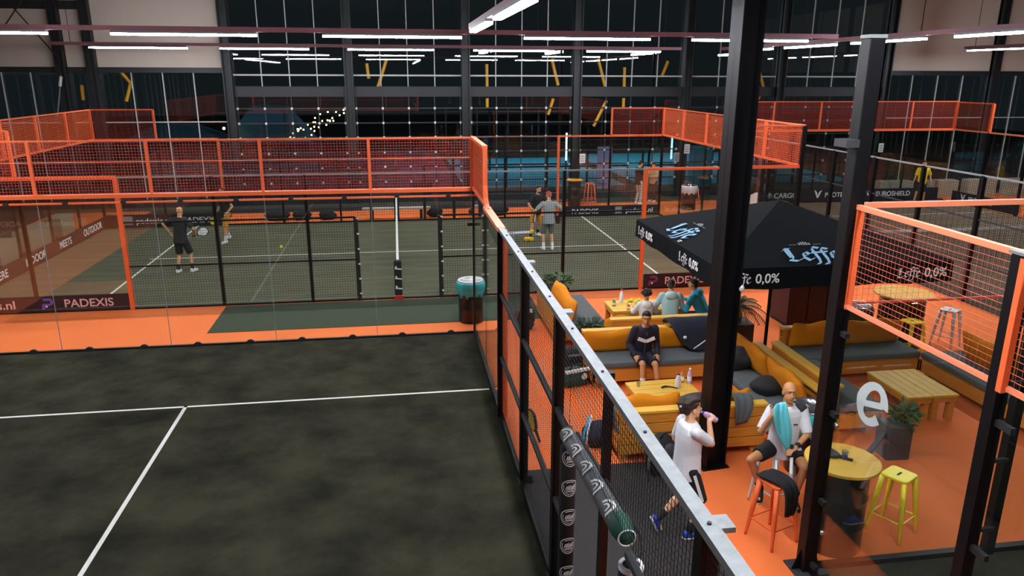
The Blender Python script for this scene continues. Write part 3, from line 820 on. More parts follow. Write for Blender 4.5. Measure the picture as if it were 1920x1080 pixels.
cushion('big orange cushion at the near end of the sofa right of the column', (4.32, -4.95, .47), 1.0, .52, .2, -H, -.35)
cushion('orange cushion at the far end of the sofa right of the column', (4.32, -3.85, .47), 1.1, .52, .2, -H, -.35)
sofa('long wooden sofa with its plank back turned to the bald man', 5.12, -4.5, H, 1.9, .82, top=.8)
sofa('wooden sofa with two orange cushions under the edge of the canopy', 6.45, -3.1, 0, 2.3, .8, top=.76)
cushion('left of two orange cushions on the sofa under the canopy edge', (5.85, -2.94, .47), 1.0, .5, .18, 0, -.2)
cushion('right of two orange cushions on the sofa under the canopy edge', (6.95, -2.94, .47), 1.1, .5, .18, 0, -.2)
sofa('wooden corner sofa at the right with a yellow ball on its grey seat', 8.05, -5.1, -H, 3.2, .9, top=.72)
cushion('large orange cushion on the corner sofa behind the salmon mesh', (8.2, -4.45, .47), 1.25, .55, .22, -H, -.3)
cushion('orange cushion at the right edge behind the lower salmon mesh', (8.2, -5.95, .47), 1.3, .5, .2, -H, -.3)
# low tables
def low_table(label, x, y, w, d, h, rz=0., planks=4, along='x', m='wood_pale', name='coffee_table'):
    t = thing(name, label, 'table', (x, y, 0), rz)
    b = MB()
    for k in range(planks):
        if along == 'x': b.b2((-w/2, -d/2+d*k/planks+.004, h-.035), (w/2, -d/2+d*(k+1)/planks-.004, h))
        else: b.b2((-w/2+w*k/planks+.004, -d/2, h-.035), (-w/2+w*(k+1)/planks-.004, d/2, h))
    b.build('table_top', m, t, bevel=.004)
    b = MB(); b.b2((-w/2+.02, -d/2+.01, h-.12), (w/2-.02, -d/2+.05, h-.036)); b.b2((-w/2+.02, d/2-.05, h-.12), (w/2-.02, d/2-.01, h-.036))
    b.b2((-w/2+.01, -d/2+.051, h-.12), (-w/2+.05, d/2-.051, h-.036)); b.b2((w/2-.05, -d/2+.051, h-.12), (w/2-.01, d/2-.051, h-.036))
    b.build('apron', 'wood', t)
    for sx in (-1, 1):
        for sy in (-1, 1): MB().box((sx*(w/2-.075), sy*(d/2-.075), (h-.04)/2), (.09, .09, h-.04)).build('leg', 'wood', t)
    return t
low_table('low wooden table with bottles in front of the man in the dark jacket', 2.52, -4.32, 1.02, .66, .45, .03)
low_table('left of two slatted low tables pushed together between the sofas', 6.33, -4.68, .43, 1.06, .45, 0, 3, 'y')
low_table('right of two slatted low tables pushed together between the sofas', 6.77, -4.68, .43, 1.06, .45, 0, 3, 'y')
low_table('wooden table with balls and cans in front of the hooded group', 3.4, -.72, 1.5, .72, .68, 0, 4)
# parasol
def parasol():
    cx, cy = 4.92, -2.93; hx, hy = 1.86, 1.93; za, ze, zv = 3.15, 2.5, 2.18
    t = thing('square_parasol', 'big square black parasol with beer lettering over the lounge', 'parasol', (cx, cy, 0))
    cs = [(-hx,-hy),(hx,-hy),(hx,hy),(-hx,hy)]
    b = MB()
    for i in range(4):
        p = Vector((*cs[i], ze)); q = Vector((*cs[(i+1) % 4], ze)); a = Vector((0, 0, za)); n = 8
        vs = []; fs = []
        for j in range(n+1):
            for k in range(n+1):
                e = p.lerp(q, k/n); vs.append(e.lerp(a, j/n) + Vector((0,0,.0)))
        for j in range(n):
            for k in range(n): fs.append((j*(n+1)+k, j*(n+1)+k+1, (j+1)*(n+1)+k+1, (j+1)*(n+1)+k))
        b.add(vs, fs)
    o = b.build('canopy', 'canopy', t)
    md = o.modifiers.new('t', 'SOLIDIFY'); md.thickness = .012
    b = MB()
    for i in range(4):
        p = Vector((*cs[i], 0)); q = Vector((*cs[(i+1) % 4], 0)); n = 16; vs = []
        nrm = Vector((q.y-p.y, p.x-q.x, 0)).normalized()
        for k in range(n+1):
            e = p.lerp(q, k/n) + nrm*(.012+.006*math.sin(k*2.1)); e0 = p.lerp(q, k/n)
            vs += [e0 + Vector((0,0,ze)), e + Vector((0,0,zv+.012*math.sin(k*1.3)))]
        b.add(vs, [(2*k, 2*k+2, 2*k+3, 2*k+1) for k in range(n)])
    o = b.build('valance', 'canopy', t); md = o.modifiers.new('t', 'SOLIDIFY'); md.thickness = .006
    MB().lathe([(.03, .02), (.03, 3.1), (.02, 3.13)], (0,0,0), 14).build('pole', 'black_paint', t)
    b = MB()
    for c in cs: b.bar((0, 0, 2.9), (c[0]*.97, c[1]*.97, ze-.03), .025)
    b.build('ribs', 'black_paint', t)
    MB().b2((-.4, -.4, 0), (.4, .4, .06)).build('base_plate', 'charcoal', t)
    # lettering on the slopes and the valance
    def onslope(side, u, v, sc_, m):
        if side == 'front': xd = Vector((1,0,0)); yd = Vector((0, hy, za-ze)).normalized(); o0 = Vector((u, -hy, ze)) + yd*v
        else: xd = Vector((0,-1,0)); yd = Vector((hx, 0, za-ze)).normalized(); o0 = Vector((-hx, u, ze)) + yd*v
        n = xd.cross(yd); o0 = o0 + n*.022
        blackletter(sc_, o0, xd, yd, m, t, w=.31)
        b = MB(); q = []
        for k in range(5): b.b2((-.3+.12*k, .0, 0), (-.22+.12*k, .16+.1*math.sin(k*PI/4), .004))
        b.b2((-.75, .02, 0), (-.4, .05, .004)); b.b2((.4, .02, 0), (.75, .05, .004))
        b.xf(frame_mtx(o0 + yd*1.95*sc_ + xd*2*sc_, xd, yd) @ Matrix.Scale(sc_*1.6, 4)); b.build('emblem', 'logo_grey', t)
        b = MB(); b.b2((0,0,0), (.5,.09,.004)); b.b2((0,-.16,0), (.4,-.08,.004)); b.xf(frame_mtx(o0 + xd*3.6*sc_ - yd*.35*sc_, xd, yd) @ Matrix.Scale(sc_, 4)); b.build('small_print', 'logo_white', t)
    onslope('front', -.72, .12, .218, 'logo_blue')
    onslope('left', .62, .14, .215, 'logo_blue')
    def onval(side, u, sc_):
        if side == 'front': xd = Vector((1,0,0)); o0 = Vector((u, -hy-.028, 2.275))
        else: xd = Vector((0,-1,0)); o0 = Vector((-hx-.028, u, 2.275))
        blackletter(sc_, o0, xd, (0,0,1), 'logo_white', t, w=.27)
        text('0,0%', sc_*2.1, o0 + xd*sc_*4.6, xd, (0,0,1), 'logo_white', t, bold=.002)
    onval('front', -1.75, .094); onval('front', .95, .094); onval('left', 1.72, .094); onval('left', -.4, .094)
parasol()
# bar table and stools
def barrel_table(label, x, y, r=.37, h=1.08, mt='wood_pale'):
    t = thing('barrel_table', label, 'table', (x, y, 0))
    b = MB(); b.lathe([(r*1.0, h-.035), (r, h)], (0,0,0), 40)
    b.build('table_top', mt, t, bevel=.005)
    R = r*.76
    pr = [(R*.97, .0), (R, .02), (R, .33), (R+.012, .35), (R, .37), (R, .66), (R+.012, .68), (R, .7), (R, h-.1), (R+.01, h-.08), (R+.01, h-.06), (R*.96, h-.045), (R*.96, h-.036)]
    MB().lathe(pr, (0,0,0), 32).build('oil_barrel', 'barrel', t, True)
    return t
barrel_table('round wooden table on a black barrel beside the bald man', 3.3, -7.86, .40)
barrel_table('round wooden table behind the salmon mesh under the canopy corner', 8.3, -1.9, .55)
barrel_table('yellow ringed black barrel table by the dark windows', 5.65, 15.0, .34, mt='amber_paint')
def stool(label, x, y, rz, m, h=.76, group='metal bar stools'):
    t = thing('bar_stool', label, 'stool', (x, y, 0), rz, group)
    s = .155
    b = MB(); pts = []
    for cx_, cy_, a0 in ((s-.05, s-.05, 0), (-s+.05, s-.05, 1), (-s+.05, -s+.05, 2), (s-.05, -s+.05, 3)):
        for k in range(5):
            a = (a0+k/4)*PI/2; pts.append((cx_+.05*math.cos(a), cy_+.05*math.sin(a)))
    b.prism(pts, .03, h-.03); b.build('seat', m, t, bevel=.008)
    MB().b2((-.05, -.012, h), (.05, .012, h+.002)).build('hand_slot', 'black_soft', t)
    for sx in (-1, 1):
        for sy in (-1, 1):
            b = MB(); p = Vector((sx*.125, sy*.125, h-.03)); q = Vector((sx*.2, sy*.2, 0))
            b.tube([p, p.lerp(q, .5), q.lerp(p, .08), q], [.034, .028, .018, .016], 6); b.build('leg', m, t, True)
    b = MB(); k = .68
    cs = [(sx*(.125+.075*k), sy*(.125+.075*k), (h-.03)*(1-k)) for sx, sy in ((1,1),(-1,1),(-1,-1),(1,-1))]
    for i in range(4): b.bar(cs[i], cs[(i+1) % 4], .014)
    b.build('foot_ring', m, t)
    return t
stool('bright yellow metal stool right of the round barrel table', 4.13, -7.74, .5, 'yellow_paint')
stool('orange metal stool with a black garment, in front of the bald man', 2.66, -7.66, .35, 'orange_paint')
stool('pale metal stool under the bald man', 3.02, -6.98, .3, 'white_metal', .74)
stool('yellow stool behind the salmon mesh, left of the far round table', 7.75, -1.45, .2, 'yellow_paint')
stool('yellow stool in front of the far round table behind the mesh', 8.0, -2.66, .1, 'yellow_paint')
stool('white metal stool standing alone behind the salmon mesh', 9.2, -2.12, .5, 'white_metal')
stool('orange stool by the dark windows beside the black barrel', 6.35, 15.2, .2, 'orange_paint', .9)
stool('small orange stool partly hidden by the steel column at the back', 10.6, 14.6, .2, 'orange_paint', .75)
# bins
def bin_(label, x, y, m_body, m_bag, r=.27, h=.9, m_in='chrome'):
    t = thing('waste_bin', label, 'bin', (x, y, 0))
    MB().lathe([(r*.92, 0), (r*.95, .02), (r*.95, h*.33), (r*.98, h*.35), (r*.95, h*.37), (r*.95, h*.68), (r*.98, h*.7), (r*.95, h*.72), (r*.95, h-.02)], (0,0,0), 28).build('barrel', m_body, t, True)
    n = 32; prof = []
    b = MB(); vs = []; fs = []
    for j, (rr, z) in enumerate([(r*.96, h-.3), (r*1.08, h-.2), (r*1.12, h-.1), (r*1.1, h-.02), (r*1.02, h+.015), (r*.93, h-.02)]):
        for k in range(n):
            a = 2*PI*k/n; w = 1+.06*math.sin(k*2.7+j*1.3)*(1 if j < 4 else .2)
            vs.append((rr*w*math.cos(a), rr*w*math.sin(a), z+.05*math.sin(k*1.9)*(1 if j < 1 else 0)))
    for j in range(5):
        for k in range(n): fs.append((j*n+k, j*n+(k+1) % n, (j+1)*n+(k+1) % n, (j+1)*n+k))
    b.add(vs, fs); b.build('bin_bag', m_bag, t, True)
    MB().lathe([(r*1.02, h+.02), (r*.98, h+.035), (r*.86, h+.02), (r*.45, h-.2), (r*.1, h-.28)], (0,0,0), 28).build('lid_funnel', m_in, t, True)
    return t
bin_('black barrel bin with a turquoise bag behind the glass back wall', .0, .78, 'barrel', 'teal_bag', .28, .9, 'white_metal')
bin_('silver bin with a turquoise bag behind the bald man', 3.86, -6.25, 'barrel', 'teal_bag', .27, .92)
bin_('silver bin behind the sofa under the canopy edge, near the yellow stool', 7.3, -1.9, 'barrel', 'charcoal', .3, .85)
bin_('bin with a pale bag behind the glass end wall of the far court', 10.0, 13.6, 'barrel', 'bottle_white', .3, .95)
cp = thing('closed_parasol', 'black covered parasol bundle with a white emblem behind the big canopy', 'parasol', (10.1, 9.0, 0))
MB().lathe([(.1, .3), (.16, .6), (.2, 1.2), (.42, 1.45), (.5, 1.65), (.4, 1.85), (.1, 1.95)], (0,0,0), 18).build('cover', 'black_soft', cp, True)
MB().lathe([(.04, 0), (.04, .6)], (0,0,0), 10).build('pole', 'charcoal', cp); MB().lathe([(.35, 0), (.35, .06)], (0,0,0), 18).build('base_plate', 'charcoal', cp)
MB().b2((.1, -.3, 1.0), (.34, -.27, 1.4)).build('emblem', 'logo_white', cp)
# plants
def leafy(label, x, y, z, rad, hgt, n, pot=None, m='leaf', long=.16, name='potted_shrub', seed=1):
    rnd = random.Random(seed)
    t = thing(name, label, 'plant', (x, y, z))
    b = MB()
    for i in range(n):
        a = rnd.random()*2*PI; rr = rad*math.sqrt(rnd.random()); zz = hgt*(rnd.random()**.7)*(1-.5*(rr/rad)**2)
        p = Vector((rr*math.cos(a), rr*math.sin(a), zz)); d = Vector((math.cos(a)*(.4+rnd.random()), math.sin(a)*(.4+rnd.random()), rnd.random()*1.2-.2)).normalized()
        L = long*(.6+.7*rnd.random()); s = d.cross(Vector((0,0,1))).normalized()*L*.2; up = Vector((0,0,L*.08))
        b.add([p, p+d*L*.45+s+up, p+d*L-Vector((0,0,L*.1)), p+d*L*.45-s+up], [(0,1,2,3)])
    o = b.build('foliage', m, t); 
    b = MB()
    for i in range(7):
        a = i*.9; b.tube([(0,0,-.15), (rad*.5*math.cos(a), rad*.5*math.sin(a), hgt*.6)], [.012, .005], 5)
    b.build('stems', 'leaf_dark', t)
    if pot: 
        w, h = pot; MB().lathe([(w*.75, -h), (w, -.02), (w, 0), (w*.85, -.02)], (0,0,0), 4).xf(Matrix.Rotation(PI/4, 4, 'Z')).build('planter', 'pot_dark', t)
    return t
leafy('leafy plant in a dark planter at the far end of the fence side sofa', 2.05, 1.35, .55, .28, .32, 160, (.3, .54), seed=3)
leafy('dark green plant at the near end of the fence side sofa', 2.08, -1.5, .42, .3, .2, 170, (.26, .41), 'leaf_dark', seed=4)
leafy('small plant in a square grey pot behind the letter sticker', 5.42, -6.05, .5, .16, .26, 90, None, seed=5)
pt = thing('square_planter', 'square dark grey planter behind the letter sticker', 'planter', (5.3, -6.05, 0))
MB().prism([(-.17,-.15),(.17,-.17),(.19,.16),(-.16,.17)], .5).build('box', 'pot_grey', pt, bevel=.01)
MB().bar((-.5, -.12, .03), (-.18, -.05, .38), .07, .04).build('leaning_slat', 'charcoal', pt)
def palm(label, x, y, z, n, L, seed):
    rnd = random.Random(seed)
    t = thing('potted_palm', label, 'plant', (x, y, 0))
    MB().prism([(-.24,-.24),(.24,-.24),(.28,.28),(-.28,.28)], z).build('planter', 'pot_dark', t, bevel=.01)
    MB().tube([(0,0,z-.02), (.02,0,z+.15), (0,.02,z+.3)], [.07, .06, .05], 8).build('stem', 'palm_leaf', t)
    for i in range(n):
        a = 2*PI*i/n+rnd.random()*.5; el = .3+.9*rnd.random(); b = MB(); pts = []
        for k in range(9):
            s = k/8; r = L*s*math.cos(el*(1-s*.3)); zz = z+.3+L*(math.sin(el)*s - .75*s*s); pts.append(Vector((r*math.cos(a), r*math.sin(a), zz)))
        b.tube(pts, [.008]*9, 4)
        sd = Vector((-math.sin(a), math.cos(a), 0))
        for k in range(1, 9):
            for q in (0, .5):
                p = pts[k-1].lerp(pts[k], q); d = (pts[k]-pts[k-1]).normalized(); w = .2*(1-abs(k/8-.4))
                for sg in (-1, 1):
                    tip = p+(sd*sg*.9+d*.6-Vector((0,0,.45)))*w; b.add([p-d*.012, p+d*.02, tip], [(0,1,2)])
        b.build('frond', 'palm_leaf', t)
    return t
palm('palm in a dark square planter under the canopy right of the column', 5.15, -1.35, .45, 15, .62, 5)
# bar cabinet in the shade
cb = thing('bar_cabinet', 'dark plum cabinet standing in the shade under the canopy', 'cabinet', (7.35, -.25, 0))
MB().b2((-.75, -.4, .08), (.55, .4, 1.05)).build('body', 'plum_panel', cb); MB().b2((-.8, -.45, 1.05), (.6, .45, 1.1)).build('worktop', 'black_paint', cb)
for k in range(3): MB().b2((-.73+.43*k, -.415, .12), (-.33+.43*k, -.4, 1.0)).build('door', 'plum_panel', cb)
MB().b2((-.72, -.37, 0), (.52, .37, .08)).build('plinth', 'black_soft', cb)
# bags
def bag(name, label, x, y, z, size, m, rz=0., lumps=3, seed=1, extra=None, flat=.8):
    rnd = random.Random(seed); t = thing(name, label, 'bag', (x, y, z), rz)
    b = MB(); sx, sy, sz = size
    b.ell((0, 0, sz*.45), (sx*.5, sy*.5, sz*.45), 18, 10)
    for i in range(lumps): b.ell(((rnd.random()-.5)*sx*.6, (rnd.random()-.5)*sy*.4, sz*(.3+.3*rnd.random())), (sx*.3, sy*.38, sz*.3), 14, 8)
    b.ell((0, 0, sz*.2), (sx*.46, sy*.44, sz*.2), 18, 8); b.b2((-sx*.32, -sy*.3, 0), (sx*.32, sy*.3, sz*.2))
    b.build('body', m, t, True, remesh=.02, sm=6)
    return t
t = bag('sports_bag', 'dark green sports bag with a white crest by the mesh fence', 1.42, -2.95, 0, (.62, .42, .36), 'green_bag', .3, seed=2)
b = MB(); b.lathe([(.05, 0), (.06, .006)], (0,0,0), 16).xf(Matrix.Translation((.08, -.215, .22)) @ Matrix.Rotation(PI/2, 4, 'X')); b.build('crest', 'logo_white', t)
MB().tube([(-.2, -.12, .3), (-.12, -.14, .42), (.1, -.14, .42), (.18, -.12, .3)], .015, 6).build('handle', 'black_soft', t, True)
MB().b2((-.26, -.2, .3), (.26, -.13, .34)).build('striped_band', 'logo_white', t)
t = bag('duffel_bag', 'black bag lying behind the green sports bag', 1.5, -2.42, 0, (.55, .35, .55), 'black_soft', .1, seed=3)
MB().b2((-.12, -.19, .38), (.1, -.17, .41)).build('label_patch', 'grey_steel', t)
t = bag('racket_bag', 'black racket bag with white and blue trim by the mesh fence', 1.34, -5.15, 0, (.66, .4, .42), 'navy_cloth', -.1, seed=4)
for sx, m in ((-.28, 'white_cloth'), (.24, 'logo_blue'), (-.33, 'cyan_cloth'), (.2, 'white_cloth')):
    MB().tube([(sx, -.21, .08), (sx*.95, -.2, .28), (sx*.75, -.08, .41), (sx*.6, .06, .43)], .016, 6).build('trim', m, t, True)
t = bag('backpack', 'black backpack with grey print leaning on the sofa back', 1.88, -6.05, 0, (.46, .34, .66), 'black_soft', .15, 4, seed=6)
MB().tube([(-.1, -.15, .6), (-.08, -.2, .7), (.08, -.2, .7), (.1, -.15, .6)], .015, 6).build('handle', 'black_soft', t, True)
MB().b2((-.16, -.185, .3), (-.06, -.175, .46)).build('print_patch', 'grey_steel', t)
MB().ell((.06, -.14, .3), (.15, .08, .2), 14, 9).build('front_pocket', 'charcoal', t, True)
MB().tube([(-.2, -.1, .55), (-.28, -.2, .3), (-.26, -.18, .02)], .014, 6).build('strap', 'grey_steel', t, True)
t = bag('backpack', 'black backpack with white lettering against the fence by the glass', 1.08, .05, 0, (.42, .32, .62), 'black_soft', .0, 4, seed=7)
MB().b2((-.1, -.175, .42), (.12, -.165, .5)).build('lettering_patch', 'logo_white', t)
MB().tube([(-.15, -.12, .5), (-.24, -.18, .3), (-.2, -.14, .05)], .014, 6).build('strap', 'red_cloth', t, True)
bag('shoulder_bag', 'black bag on the grey seat of the sofa right of the column', 4.05, -4.75, .46, (.5, .45, .3), 'black_soft', .4, 3, seed=8)
bag('shoulder_bag', 'black bag at the far end of the sofa right of the column', 4.0, -3.75, .46, (.5, .42, .45), 'black_soft', .1, 4, seed=9)
bag('backpack', 'black bag on the floor between the column and the sofa', 3.62, -4.55, 0, (.4, .35, .4), 'black_soft', .1, 3, seed=10)
bag('sports_bag', 'dark bag under the barred window beside the near sofa backrest', 2.75, -5.2, .46, (.8, .4, .3), 'charcoal', .1, 3, seed=11)
for i, (x, w, l) in enumerate([(-5.9, .9, 'row of dark bags by the far fence behind the ochre shorts'), (-5.0, .7, 'dark bag by the far fence next to the row of bags'), (-4.1, .6, 'dark bag with a white emblem by the far fence'), (1.5, .7, 'dark bag by the far fence left of the two players'), (2.3, .7, 'dark bag by the far fence behind the two players'), (-.1, .6, 'dark bag at the far fence right of the net')]):
    bag('sports_bag', l, x, 13.3, 0, (w, .4, .42), 'black_soft', .1*i, 3, seed=20+i)
# rackets
def racket(label, loc, rot, m='racket_black', m2='racket_yellow', s=1.0):
    t = thing('padel_racket', label, 'racket', loc); t.rotation_euler = rot; t.scale = (s, s, s)
    b = MB(); pts = [(.125*math.cos(a)*(1 if math.sin(a) > 0 else 1-.35*abs(math.sin(a))), .29+.14*math.sin(a) if math.sin(a) > 0 else .29+.17*math.sin(a)) for a in [2*PI*k/28 for k in range(28)]]
    b.prism(pts, .036, -.018); b.build('frame', m, t, bevel=.006)
    b = MB(); b.prism([(x*.86, .285+(y-.285)*.86) for x, y in pts], .038, -.019); b.build('face', m2, t)
    b = MB()
    for i in range(-2, 3):
        for j in range(5): b.prism([(i*.033+.007*math.cos(k*PI/4), .22+j*.036+.007*math.sin(k*PI/4)) for k in range(8)], .0396, -.0198)
    b.build('holes', 'black_soft', t)
    MB().tube([(0, .13, 0), (0, 0, 0), (0, -.02, 0)], [.02, .017, .02], 10).build('grip', 'black_soft', t)
    return t
rk = racket('yellow and black racket standing upright against the mesh fence', (0,0,0), (0,0,0), 'racket_black', 'racket_yellow', 1.15)
_d = Vector((-.2, .5, .6)).normalized(); _x = _d.cross(Vector((.95, .3, .0))).normalized()
_m = Matrix((_x, _d, _x.cross(_d))).transposed(); rk.location = (.42, -5.02, .06); rk.rotation_euler = _m.to_euler()
racket('black racket lying on the round table, left of the steel mast', (3.36, -7.92, 1.1), (0, 0, .72), 'charcoal', 'racket_black', .95)
# bottles, cups, cans
def bottle(label, x, y, z, m, h=.2, r=.033, capm='white_cloth', cat='bottle', name='drink_bottle'):
    t = thing(name, label, cat, (x, y, z), 0, 'drinks on the lounge tables')
    MB().lathe([(r*.9, 0), (r, .01), (r, h*.62), (r*.55, h*.8), (r*.4, h*.88), (r*.4, h*.92)], (0,0,0), 16).build('body', m, t, True)
    MB().lathe([(r*.48, h*.9), (r*.48, h)], (0,0,0), 12).build('bottle_cap', capm, t)
    MB().lathe([(r*1.02, h*.2), (r*1.02, h*.5)], (0,0,0), 16, False).build('paper_label', 'bottle_white', t)
    return t
bottle('white bottle on the low table in front of the man in the dark jacket', 2.76, -4.33, .45, 'bottle_white', .24, .042, 'bottle_blue')
bottle('orange bottle on the low table, between the white and the pink bottle', 2.9, -4.14, .45, 'bottle_orange', .22, .036, 'red_cup')
bottle('pink bottle with pale cap at the right end of the low table', 3.0, -4.2, .45, 'bottle_pink', .26, .038)
bottle('clear bottle with red cap on the table of the hooded group', 2.98, -.5, .68, 'bottle_white', .28, .04, 'red_cup')
bottle('green can on the left end of the table of the hooded group', 2.76, -.72, .68, 'bottle_green', .15, .035, 'chrome', 'can', 'drink_can')
bottle('green can on the table close to the child in white', 3.15, -1.0, .68, 'bottle_green', .15, .035, 'chrome', 'can', 'drink_can')
bottle('orange can on the table left of the green can', 2.98, -.98, .68, 'bottle_orange', .12, .035, 'chrome', 'can', 'drink_can')
bottle('pink bottle lying close to the child on the table', 3.4, -.85, .68, 'bottle_pink', .16, .04)
def cup(label, x, y, z, r=.035, h=.09, m='cup_glass'):
    o = MB().lathe([(r*.75, 0), (r, h), (r*.93, h), (r*.7, .006)], (0,0,0), 18).build('drinking_cup', m, None, True); o.location = (x, y, z); return tag(o, label, 'cup')
cup('empty clear cup on the low table beside the patterned sock', 2.16, -4.2, .45)
cup('small drinking glass in the middle of the round barrel table', 3.32, -7.86, 1.08, .038, .1)
MB().lathe([(.03, 0), (.033, .045)], (3.32, -7.86, 1.084), 14).build('dark_drink', 'bottle_blue', None)
tag(sc.objects['dark_drink'], 'dark drink inside the small glass on the round table', 'drink')
w = wires(MB(), (0,0,0), (1,0,0), .1, 0, .02, .1, .008) if False else MB().tube([(.0,0,.01),(.06,.03,.012),(.14,.02,.012),(.2,-.03,.012),(.24,-.06,.012),(.17,.0,.014),(.08,.06,.012),(.0,.02,.012)], .008, 6)
o = w.build('wrist_cord', 'black_soft'); o.location = (2.5, -4.33, .452); tag(o, 'black cord lying on the low table left of the white bottle', 'cord')
def ball(label, p, r=.034, m='ball', g='tennis balls'):
    o = MB().ell((0,0,0), (r,r,r), 14, 9).build('padel_ball', m, None, True); o.location = p; return tag(o, label, 'ball', g)
ball('yellow ball on the far court floor between the two left players', (-5.1, 8.6, .05), .05)
ball('yellow ball on the far court floor by the left service line', (-8.3, 3.6, .035))
ball('yellow ball on the grey seat of the corner sofa at the right', (7.95, -5.0, .51), .06)
for i in range(4): ball('one of four yellow balls heaped on the table of the hooded group', (3.12+.08*i, -.55+.05*(i % 2), .68+.036), .036, 'ball', 'balls on the table of the hooded group')
# training aid on the far court: grey box with a tube and balls
t = thing('ball_machine', 'grey box with a white tube and yellow balls on the far court', 'sports equipment', (1.95, 8.75, 0))
MB().b2((-.35, -.2, 0), (.25, .2, .26)).build('box', 'grey_steel', t, bevel=.01)
MB().tube([(.2, 0, .24), (.78, 0, .26)], .045, 10).build('tube', 'white_cloth', t)
for k, p in enumerate(((.82, 0, .27), (.7, -.15, .07), (.6, -.18, .07), (.78, -.2, .07))): MB().ell(p, (.075,.075,.075), 12, 8).build('ball', 'ball_orange', t, True)
bn = thing('low_bench', 'pale grey bench outside the far door of the far court', 'bench', (-1.55, 13.1, 0))
MB().b2((-1.25, -.14, .36), (1.25, .14, .43)).build('seat', 'beige_panel', bn)
for x in (-.9, .9): MB().b2((x-.05, -.12, 0), (x+.05, .12, .36)).build('leg', 'black_soft', bn)
# beige storage blocks beyond the left end wall and on the far right
for i, (y, l) in enumerate([(5.0, 1.5), (7.3, 1.0), (9.1, 1.6), (11.3, 1.0)]):
    tag(MB().b2((-12.9, y, 0), (-12.4, y+l, .62)).build('concrete_block', 'block_pale', bevel=.02), 'pale block behind the left end wall banner, %s from the viewer' % ['nearest', 'second', 'third', 'farthest'][i], 'block', 'pale blocks along the left lane')
for i, (x, l) in enumerate([(19.3, 1.6), (21.4, 1.7), (23.6, 1.4), (25.6, 1.8)]):
    tag(MB().b2((x, 15.0, 0), (x+l, 15.5, .75)).build('concrete_block', 'block_pale', bevel=.02), 'pale block behind the far right court, %s from the left' % ['first', 'second', 'third', 'fourth'][i], 'block', 'pale blocks behind the far right court')
o = MB().b2((23.0, 9.6, 0), (26.2, 10.6, 1.0)).build('wooden_crate', 'wood_end', bevel=.02); tag(o, 'brown wooden crate right of the far right court', 'crate')
# cloths
def drape(name, label, pts_w, m, cat, th=.012, rows=None):
    """ribbon: list of (centre, half-width vector)"""
    b = MB(); n = 8; vs = []; fs = []
    for i, (c, hv) in enumerate(pts_w):
        c = Vector(c); hv = Vector(hv)
        for k in range(n+1):
            u = k/n*2-1; vs.append(c + hv*u + Vector((0, .012*math.sin(k*2.4+i), .01*math.sin(k*1.7+i*1.1))))
    for i in range(len(pts_w)-1):
        for k in range(n): fs.append((i*(n+1)+k, i*(n+1)+k+1, (i+1)*(n+1)+k+1, (i+1)*(n+1)+k))
    b.add(vs, fs); o = b.build(name, m, None, True)
    md = o.modifiers.new('t', 'SOLIDIFY'); md.thickness = th; md = o.modifiers.new('d', 'SUBSURF'); md.levels = 1; md.render_levels = 1
    return tag(o, label, cat)
drape('jacket', 'navy jacket with a white emblem draped over the sofa backrest', [((3.75, -3.0, .52), (.22, 0, 0)), ((3.7, -2.93, .62), (.33, 0, 0)), ((3.66, -2.9, .82), (.42, 0, 0)), ((3.62, -2.8, 1.01), (.46, 0, 0)), ((3.58, -2.46, 1.03), (.45, 0, 0)), ((3.58, -2.36, .85), (.42, 0, 0))], 'navy_cloth', 'jacket', .04)
o = MB().ell((3.4, -2.945, .76), (.035, .02, .03), 10, 6).build('emblem', 'logo_white', sc.objects['jacket'], True)
MB().bar((3.55, -3.0, .56), (3.85, -2.955, .74), .014).build('white_piping', 'logo_white', sc.objects['jacket'])
drape('towel', 'grey towel hanging over the sofa back beside the steel column', [((3.16, -5.55, .86), (.14, 0, 0)), ((3.16, -5.66, .9), (.14, .0, 0)), ((3.16, -5.79, .82), (.14, 0, 0)), ((3.15, -5.8, .66), (.12, 0, .02)), ((3.12, -5.8, .52), (.09, 0, .02))], 'grey_cloth', 'towel', .015)
drape('towel', 'grey towel hanging at the left end of the big sofa behind the mesh', [((1.5, -5.3, .8), (0, .12, 0)), ((1.4, -5.3, .84), (0, .14, 0)), ((1.36, -5.32, .6), (0, .12, 0)), ((1.35, -5.3, .38), (0, .1, 0))], 'grey_cloth', 'towel', .02)
drape('jacket', 'black garment draped over the orange stool', [((2.56, -7.5, .775), (.13, .05, 0)), ((2.63, -7.66, .79), (.14, .05, 0)), ((2.72, -7.83, .785), (.1, .04, 0)), ((2.735, -7.87, .7), (.1, .03, 0)), ((2.73, -7.88, .5), (.095, .03, 0)), ((2.72, -7.87, .42), (.07, .02, 0))], 'black_cloth', 'garment', .03)
drape('cap', 'dark cap hanging on the sofa back behind the drinking man', [((2.28, -5.7, .83), (.1, 0, 0)), ((2.3, -5.78, .86), (.12, 0, 0)), ((2.32, -5.82, .76), (.11, 0, 0)), ((2.32, -5.82, .7), (.07, 0, 0))], 'black_cloth', 'cap', .03)
MB().b2((2.2, -5.83, .84), (2.3, -5.81, .86)).build('white_edge', 'logo_white', sc.objects['cap'])

